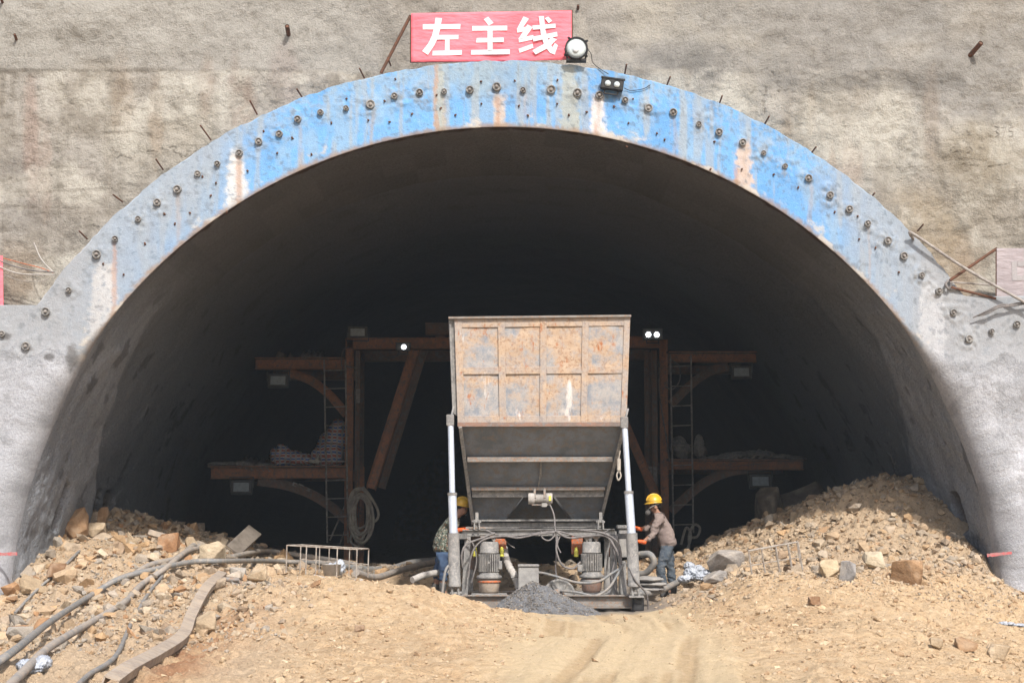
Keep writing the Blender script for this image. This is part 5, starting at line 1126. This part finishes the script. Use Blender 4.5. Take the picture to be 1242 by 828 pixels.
m = MB(); m.tube(smooth_path([at(713,60,-.02), at(717,66,-.02), at(719,76,-.02), at(728,84,-.02), at(738,90,-.05)]), .006, 5); m.build('lamp_cable', M['black'], rl)
o = twin(742.5,103,-.1,28,13,(-.2,.2),'small black twin lamp, unlit, mounted on the blue arch right of the banner','lamp','glass', math.radians(8),'twin_lamp', .28, 'black')
m = MB(); m.tube(smooth_path([at(757,107,-.05), at(765,110,-.03), at(780,108,-.03), at(789,103,-.03)]), .006, 5); q = m.build('loose_cable', M['black'], None); tag(q, 'short black cable trailing right of the black twin lamp on the arch', 'cable')
# rebar stubs round the arch
RB = [((360,108),(367,119)),((303,122),(312,139)),((243,152),(256,170)),((189,193),(198,206)),((137,236),(149,245)),((96,280),(106,290)),((436,83),(442,95)),((760,78),(757,94)),((813,93),(807,108)),((876,116),(871,130)),((933,141),(925,155)),((990,178),(981,190)),((1061,234),(1054,243)),((470,70),(474,80)),((1120,272),(1113,280))]
for i, (a, b) in enumerate(RB):
    p, q = at(*b, .3), at(*a, .12); m = MB(); m.tube([p, q], .013, 7); tag(m.build('rebar_stub', M['rebar'], None), 'short rusty rebar stub sticking out above the blue arch edge', 'rebar', 'rebar stubs along the outer edge of the blue arch')
for (x, y, lb, k) in ((350,42,'short drain pipe stub in the wall above the left side of the arch',1),(20,48,'tiny drain pipe stub high on the wall near the top left corner',.6),(1177,67,'rusty drain pipe stub sticking out high on the right of the wall',1.1),(3,3,'drain pipe stub at the top left corner of the photo',.6),(701,11,'small dark bolt stub just above the right end of the banner',.4)):
    p = onw(x, y); m = MB(); d = Vector((.10*k, -.22*k, .12*k)) if x > 1000 else Vector((.0, -.2*k, .08*k)); m.tube([p-d*.3, p+d], .035*max(k,.6), 12, False); m.tube([p-d*.3, p+d*.98], .027*max(k,.6), 12); tag(m.build('drain_pipe', M['rebar'], None), lb, 'pipe')
# right faded banner with its wires
fb = thing('faded_banner', 'faded pinkish banner on rods cut off by the right edge of the photo', 'banner', at(1225,363,-.1))
m = MB(); q = [at(1209,301,.0), at(1300,301,.0), at(1300,364,.0), at(1209,363,.0)]; m.hexa(q, [p+Vector((0,.008,0)) for p in q]); cl = m.build('cloth', M['faded'], fb)
m = MB(); yv_ = -.012
for k, (x0,y0,x1,y1) in enumerate(((1227,317,1234,340),(1234,317,1280,323),(1234,334,1280,340))):
    a, b = at(x0,y0,0), at(x1,y1,0); m.box(a.x, b.x, -.008, -.004, b.z, a.z)
m.build('character', M['fadeletter'], fb)
m = MB(); m.bar(at(1208.5,300,.02), at(1208.5,364,.02), .02, .02); m.build('frame', M['rebar'], fb)
for a, b, r_, mt in (((1152,340,-.05),(1208,302,.0),.022,'rebar'),((1152,348,-.05),(1208,362,.0),.02,'rebar'),((1152,342,-.05),(1208,346,.0),.012,'wire')):
    m = MB(); m.tube([at(*a), at(*b)], r_, 8); m.build('brace_rod', M[mt], fb)
m = MB(); m.tube(smooth_path([at(1108,290,-.02), at(1104,284,-.1), at(1110,285,-.12), at(1170,325,-.15), at(1242,366,-.15), at(1300,398,-.15)]), .022, 9); tag(m.build('steel_rod', M['wire'], None), 'long hooked grey rod slanting down right across the faded banner', 'steel rod')
m = MB(); k = random.Random(3)
for i in range(5): m.tube(smooth_path([at(1180+3*i,385-i,-.08), at(1198,378+k.uniform(-2,2),-.12), at(1215,372+k.uniform(-3,2),-.12), at(1232,368+k.uniform(-2,3),-.1), at(1262,364+k.uniform(-2,2),-.1)]), k.uniform(.008,.014), 7)
m.tube(smooth_path([at(1150,340,-.06), at(1147,345,-.08), at(1151,350,-.08), at(1154,343,-.08)]), .02, 7)
tag(m.build('cable_bundle', M['cable'], None), 'dusty cable bundle lying on the grey ledge under the faded banner', 'cable')
# left banner sliver and cables
m = MB(); q = [at(-60,309,.1), at(3.2,310,.1), at(4,372,.1), at(-60,371,.1)]; m.hexa(q, [p+Vector((0,.01,0)) for p in q]); lb_ = m.build('banner', M['banner'], None); tag(lb_, 'edge of a pink banner cut off by the left side of the photo', 'banner')
for pts_, r_, mt, lb in (([(-10,312,.1),(15,322,.1),(40,328,.08),(66,330,.05)],.011,'cable','dark cable running from the left banner to the arch, uppermost'),([(-10,320,.1),(20,331,.08),(45,333,.06),(66,333,.05)],.010,'hose_white','pale cable running from the left banner to the arch below the dark one'),([(4,313,.1),(30,320,.1),(50,325,.08),(65,331,.05)],.007,'orange','thin orange wire slanting down to the left arch end'),([(41,294,.2),(50,314,.1),(65,331,.05)],.009,'hose_white','thin white wire hanging down steeply to the left arch end'),([(5,333,.15),(25,340,.1),(50,341,.1),(60,338,.06)],.005,'wire','thin grey wire sagging under the cables at the left arch end')):
    m = MB(); m.tube(smooth_path([at(*p) for p in pts_]), r_, 7); tag(m.build('cable', M[mt], None), lb, 'cable')
# ================================================================== PEOPLE
def skin(name, chains, mat, parent, sub=2, origin=None):
    """chains: lists of (point, radius) ; consecutive points joined; identical points are merged"""
    vs, rad, es, idx = [], [], [], {}
    for chn in chains:
        prev = None
        for p, r in chn:
            k = tuple(round(c, 4) for c in p)
            if k not in idx: idx[k] = len(vs); vs.append(p); rad.append(r)
            i = idx[k]
            if prev is not None and prev != i: es.append((prev, i))
            prev = i
    me = bpy.data.meshes.new(name); me.from_pydata([tuple(v) for v in vs], es, []); o = bpy.data.objects.new('tmp', me); C.objects.link(o)
    md = o.modifiers.new('s', 'SKIN'); md.use_smooth_shade = True; md.branch_smoothing = .3
    for i, r in enumerate(rad):
        rr = r if hasattr(r, '__len__') else (r, r); me.skin_vertices[0].data[i].radius = rr
    me.skin_vertices[0].data[0].use_root = True
    ms = o.modifiers.new('u', 'SUBSURF'); ms.levels = sub; ms.render_levels = sub
    me2 = bpy.data.meshes.new_from_object(o.evaluated_get(bpy.context.evaluated_depsgraph_get())); bpy.data.objects.remove(o)
    if name in ('jacket', 'trousers'):
        n = len(me2.vertices); co = np.empty(n*3); me2.vertices.foreach_get('co', co); co = co.reshape(-1, 3); no = np.empty(n*3); me2.vertices.foreach_get('normal', no); no = no.reshape(-1, 3)
        q = fbm(co[:, 0]*9+co[:, 2]*6, co[:, 1]*7, co[:, 2]*15, o=3, s=500); co = co-no*(np.abs(q)*.030-.006)[:, None]; me2.vertices.foreach_set('co', co.ravel()); me2.update()
    me2.materials.clear(); return link_mesh(name, me2, M[mat], parent)
def hand(par, w, d, nrm, side, mat='glove', sc=1.0, name='glove'):
    """w wrist, d pointing along the hand, nrm palm normal"""
    w, d, nrm = Vector(w), Vector(d).normalized(), Vector(nrm); nrm = (nrm-d*nrm.dot(d)).normalized(); s = d.cross(nrm)*side
    pc = w+d*.05*sc; ch = [[(w-d*.07, .036*sc), (w, .033*sc), (pc, (.042*sc, .03*sc)), (w+d*.085*sc, (.04*sc, .022*sc))]]
    o = skin(name, ch, mat, par, 2)
    for k, (off, ln) in enumerate(((-.034, .062), (-.012, .075), (.012, .072), (.033, .056))):
        b = w+d*.06*sc+s*off*sc; k1 = b+d*(.03+ln*.35)*sc+nrm*.006; k2 = k1+(d*.6+nrm*.8).normalized()*ln*.4*sc; k3 = k2+(nrm*.9-d*.1).normalized()*ln*.35*sc
        skin('finger', [[(b, .0115*sc), (k1, .011*sc), (k2, .010*sc), (k3, .008*sc)]], mat, o, 1)
    b = w+d*.02*sc-s*.03*sc; k1 = b-s*.028*sc+d*.025*sc+nrm*.012; k2 = k1+d*.03*sc+nrm*.014; skin('thumb', [[(b, .014*sc), (k1, .013*sc), (k2, .0105*sc)]], mat, o, 1)
    return o
def helmet(par, c, r, face, mat='yellow', tilt=0):
    """dome with a central ridge and a brim; face = unit vector towards the peak"""
    f = Vector(face).normalized(); sdv = f.cross(Vector((0,0,1))).normalized(); up = Vector((0,0,1)); c = Vector(c)
    if tilt: up = (up+f*tilt).normalized(); f = (f-up*f.dot(up)).normalized()
    m = MB(); prof = [(r*1.0*math.cos(t), r*1.05*math.sin(t)) for t in np.linspace(0, math.pi/2-.02, 9)]
    m.lathe(c, [(r*.9, -.004)]+prof, 28, (f, sdv*1, up)); 
    vs = [];  n = 32
    for ring, h in ((.99, .008), (1.0, 0)):
        for k in range(n): t = 2*math.pi*k/n; vs.append(c+(f*math.cos(t)+sdv*math.sin(t))*r*ring+up*h)
    for k in range(n):
        t = 2*math.pi*k/n; e = r*(1.13+.28*max(0, math.cos(t))**2); vs.append(c+(f*math.cos(t)*e+sdv*math.sin(t)*r*1.12)-up*(.012+.012*max(0, math.cos(t))))
    m.add(vs, [(n+k, n+(k+1) % n, 2*n+(k+1) % n, 2*n+k) for k in range(n)]+[(k, (k+1) % n, n+(k+1) % n, n+k) for k in range(n)], True)
    o = m.build('hard_hat', M[mat], par)
    so_ = o.modifiers.new('t', 'SOLIDIFY'); so_.thickness = .004
    m = MB(); P = [c+(f*math.cos(t)+up*math.sin(t)*1.05)*(r+.004) for t in np.linspace(.25, math.pi-.25, 12)]; m.tube(P, .012, 8); m.build('ridge', M[mat], o)
    return o
# --- worker on the right: jacket, seen from his left... turned towards the machine, leaning forward
YW = 1.6
W = lambda x, y, d=0: at(x, y, YW+d)
w1 = thing('person', 'worker in mauve jacket, yellow helmet, respirator and orange gloves leaning toward the right hydraulic leg', 'person', W(812,722))
hd = W(792.5,614.5); neck = W(797.5,622.5); chest = W(803,633); belly = W(808,647); pelv = W(810,661)
shn, shf = W(800,628,-.17), W(799,627,.19)
eln, wrn = W(791,649,-.25), W(780,657,-.28); elf, wrf = W(787,640,.2), W(775.5,641,.14)
hpn, hpf = W(810,664,-.09), W(808,664,.10); knn, knf = W(801,690,-.12), W(813,690,.14); ann, anf = W(806.5,715,-.1), W(817,714,.16)
ton, tof = W(800.5,721.5,-.12), W(809.5,721,.16)
body = skin('body', [[(pelv, .05), (belly, .055), (chest, .08), (neck, .055), (W(794.5,619), .055), (hd, (.082,.075)), (W(792.5,609), .08)],
    [(chest, .09), (shn, .058), (eln, .043), (wrn, .03)], [(chest, .09), (shf, .058), (elf, .043), (wrf, .03)],
    [(pelv, .05), (hpn, .05), (knn, .06), (ann, .04), (W(803,721,-.11), .04)], [(pelv, .05), (hpf, .05), (knf, .06), (anf, .04), (W(812,720.5,.16), .04)],
    [(hd, (.082,.075)), (W(786.6,616.5), .022)]], 'skin', w1)
skin('jacket', [[(W(811,665), (.15,.15)), (W(809.5,657), (.16,.155)), (W(807.5,650), (.16,.155)), (W(805,641), (.16,.16)), (chest, (.155,.175)), (W(798.5,625.5), (.085,.09))],
    [(chest, (.155,.175)), (shn, .088), (W(795.5,639,-.23), .072), (eln, .064), (W(784,655,-.27), .05)],
    [(chest, (.155,.175)), (shf, .088), (W(793,634,.22), .07), (elf, .06), (W(779,641,.16), .048)]], 'jacket', w1, 3)
skin('collar', [[(W(800,625.5), .075), (W(797.5,622), .068)]], 'jacket', w1)
skin('trousers', [[(W(808,651), (.12,.12)), (W(809,656.5), (.135,.13)), (W(809,664), (.14,.14)), (hpn, .105), (W(805,677,-.11), .092), (knn, .08), (W(803,703,-.11), .072), (W(806,713,-.1), .068)],
    [(W(809,664), (.14,.14)), (hpf, .105), (W(812,677,.12), .092), (knf, .08), (W(815,703,.15), .074), (W(816.5,712,.16), .07)]], 'denim_grey', w1, 3)
for a, b, c_ in ((ann, ton, -.1), (anf, tof, .16)):
    skin('boot', [[(a+Vector((0,0,.13)), .075), (a, .062), (a+Vector((.0,0,-.055)), .058), (b+Vector((.06,0,.0)), (.05,.045)), (b, (.042,.035))]], 'boot', w1)
hand(w1, wrn+Vector((-.01,0,0)), (-1,0,.15), (0,.3,-1), 1, sc=1.15); hand(w1, wrf+Vector((-.01,0,0)), (-1,.0,.25), (0,-.3,-1), -1, sc=1.1)
skin('hair', [[(W(796,609), .074), (W(796.8,613.5), .07), (W(797.3,617), .05)]], 'hair', w1)
m = MB(); e = W(789.3,613,-.072); m.lathe(e, [(.001,-.01),(.012,-.006),(.012,.002),(.001,.008)], 10, 'Y'); m.build('eye', M['hair'], w1)
m = MB(); e = W(795.2,615,-.085); m.lathe(e, [(.001,-.01),(.022,-.008),(.028,0),(.02,.008),(.001,.004)], 12, 'Y'); m.build('ear', M['skin'], w1)
rsp = skin('respirator', [[(W(790,618.5), (.062,.07)), (W(786,619.5), (.05,.055)), (W(784,621), .034)]], 'black', w1)
for d in (-.075, .075):
    q = W(785.5,621.5,d); m = MB(); m.lathe(q, [(.001,0),(.038,0),(.042,.012),(.036,.034),(.001,.036)], 16, 'Y' if d < 0 else 'Y'); m.build('filter', M['boot'], rsp)
m = MB(); m.tube(smooth_path([W(788,616,-.075), W(793,613,-.092), W(798.5,611,-.07), W(800,611,0)]), .008, 6); m.build('strap', M['sack'], rsp)
helmet(w1, W(793.2,608.8), .118, (-1,-.15,.0), tilt=.05)
# --- worker on the left behind the left leg: camouflage jacket, bent toward the machine
YL = .95
L = lambda x, y, d=0: at(x, y, YL+d)
w2 = thing('person', 'worker in camouflage jacket and yellow helmet bending behind the left hydraulic leg', 'person', L(537,722))
hd = L(561,619); neck = L(554.5,625); chest = L(547,637); belly = L(539.5,652); pelv = L(537,667)
shn, shf = L(550,632,-.17), L(551,631,.17); eln, wrn = L(549,650,-.22), L(557,642.5,-.2); elf, wrf = L(556,648,.2), L(565,641,.1)
hpn, hpf = L(536.5,670,-.09), L(538.5,670,.09); knn, knf = L(538.5,693,-.1), L(531,695,.1); ann, anf = L(537,714,-.1), L(528,714,.12)
skin('body', [[(pelv, .05), (belly, .055), (chest, .08), (neck, .055), (L(558,622), .055), (hd, (.08,.074)), (L(561.5,613), .078)],
    [(chest, .09), (shn, .058), (eln, .043), (wrn, .03)], [(chest, .09), (shf, .058), (elf, .043), (wrf, .03)],
    [(pelv, .05), (hpn, .05), (knn, .06), (ann, .04), (L(541,721,-.1), .04)], [(pelv, .05), (hpf, .05), (knf, .06), (anf, .04), (L(532,721,.12), .04)],
    [(hd, (.08,.074)), (L(566.5,621.5), .022)]], 'skin', w2)
skin('jacket', [[(L(535.5,671), (.16,.155)), (L(536.5,663), (.17,.16)), (L(538,655), (.17,.16)), (L(542,645), (.165,.165)), (chest, (.16,.175)), (L(553,627.5), (.09,.09))],
    [(chest, (.16,.175)), (shn, .09), (L(549,641,-.22), .074), (eln, .066), (L(555,644.5,-.21), .05)],
    [(chest, (.16,.175)), (shf, .09), (L(553,640,.2), .072), (elf, .062), (L(562,642,.12), .048)]], 'camo', w2, 3)
skin('trousers', [[(L(536.5,661), (.145,.14)), (L(536.5,669), (.145,.14)), (hpn, .105), (L(537,682,-.1), .09), (knn, .078), (L(537,706,-.1), .07)],
    [(L(536.5,669), (.145,.14)), (hpf, .105), (L(534,682,.1), .09), (knf, .078), (L(529,706,.11), .07)]], 'denim', w2, 3)
for a, b in ((ann, L(544,721,-.1)), (anf, L(535,721,.12))):
    skin('boot', [[(a+Vector((0,0,.12)), .072), (a, .062), (a+Vector((0,0,-.055)), .056), (b-Vector((.06,0,0)), (.05,.045)), (b, (.042,.035))]], 'boot', w2)
hand(w2, wrn, (1,0,.1), (0,.3,-1), -1, sc=1.1); hand(w2, wrf, (1,0,.1), (0,-.3,-1), 1, sc=1.1)
skin('hair', [[(L(557.6,613), .072), (L(556.8,617.5), .068)]], 'hair', w2)
skin('respirator', [[(L(564,623), (.055,.06)), (L(567.5,624.5), .04)]], 'black', w2)
m = MB(); m.lathe(L(564.5,617.5,-.072), [(.001,-.01),(.012,-.006),(.012,.002),(.001,.008)], 10, 'Y'); m.build('eye', M['hair'], w2)
helmet(w2, L(560.5,612.3), .116, (1,-.15,0), tilt=.12)
# ================================================================== CAMERA, LIGHT
cam = bpy.data.cameras.new('camera'); co = bpy.data.objects.new('camera', cam); C.objects.link(co); bpy.context.scene.camera = co
co.location = (CX, CY, CZ); co.rotation_euler = (math.pi/2+PIT, 0, 0); cam.sensor_width = 36; cam.lens = 36*F/1242; cam.clip_end = 1000
EL, AZ = math.radians(SUN_EL), math.radians(SUN_AZ)      # azimuth measured from behind the camera towards the right
sd = Vector((math.sin(AZ)*math.cos(EL), -math.cos(AZ)*math.cos(EL), math.sin(EL)))
sl = bpy.data.lights.new('sun', 'SUN'); sl.energy = SUN_E; sl.angle = math.radians(2.5); sl.color = (1, .965, .92)
so = bpy.data.objects.new('sun', sl); C.objects.link(so); so.rotation_euler = (-sd).to_track_quat('-Z', 'Y').to_euler(); so.location = (10, -30, 30)
w = bpy.data.worlds.new('World'); bpy.context.scene.world = w; w.use_nodes = True; nt = w.node_tree
sk = nt.nodes.new('ShaderNodeTexSky'); sk.sky_type = 'NISHITA'; sk.sun_disc = False; sk.sun_elevation = EL
sk.sun_rotation = math.atan2(sd.x, sd.y); sk.dust_density = 3.0; sk.air_density = 1.0; sk.ozone_density = 1
bg = nt.nodes['Background']; bg.inputs['Strength'].default_value = SKY_S; nt.links.new(sk.outputs[0], bg.inputs['Color'])
sc = bpy.context.scene; sc.view_settings.view_transform = 'Standard'; sc.view_settings.look = 'None'; sc.view_settings.gamma = 1; sc.view_settings.exposure = EXPO
sc.render.engine = 'CYCLES'; sc.cycles.max_bounces = 8; sc.cycles.diffuse_bounces = 5

# dust in the air
hzm = bpy.data.materials.new('haze'); hzm.use_nodes = True; hn = hzm.node_tree; hn.nodes.remove(hn.nodes['Principled BSDF'])
pv = hn.nodes.new('ShaderNodeVolumePrincipled'); pv.inputs['Color'].default_value = (.72, .86, 1, 1); pv.inputs['Density'].default_value = HAZE; pv.inputs['Anisotropy'].default_value = 0.0
hn.links.new(pv.outputs[0], hn.nodes['Material Output'].inputs['Volume'])
m = MB(); m.box(-85, 85, -95, 100, -3, 19.5); ho_ = m.build('haze', hzm, None); tag(ho_, kind='stuff')
sc.cycles.volume_bounces = 1
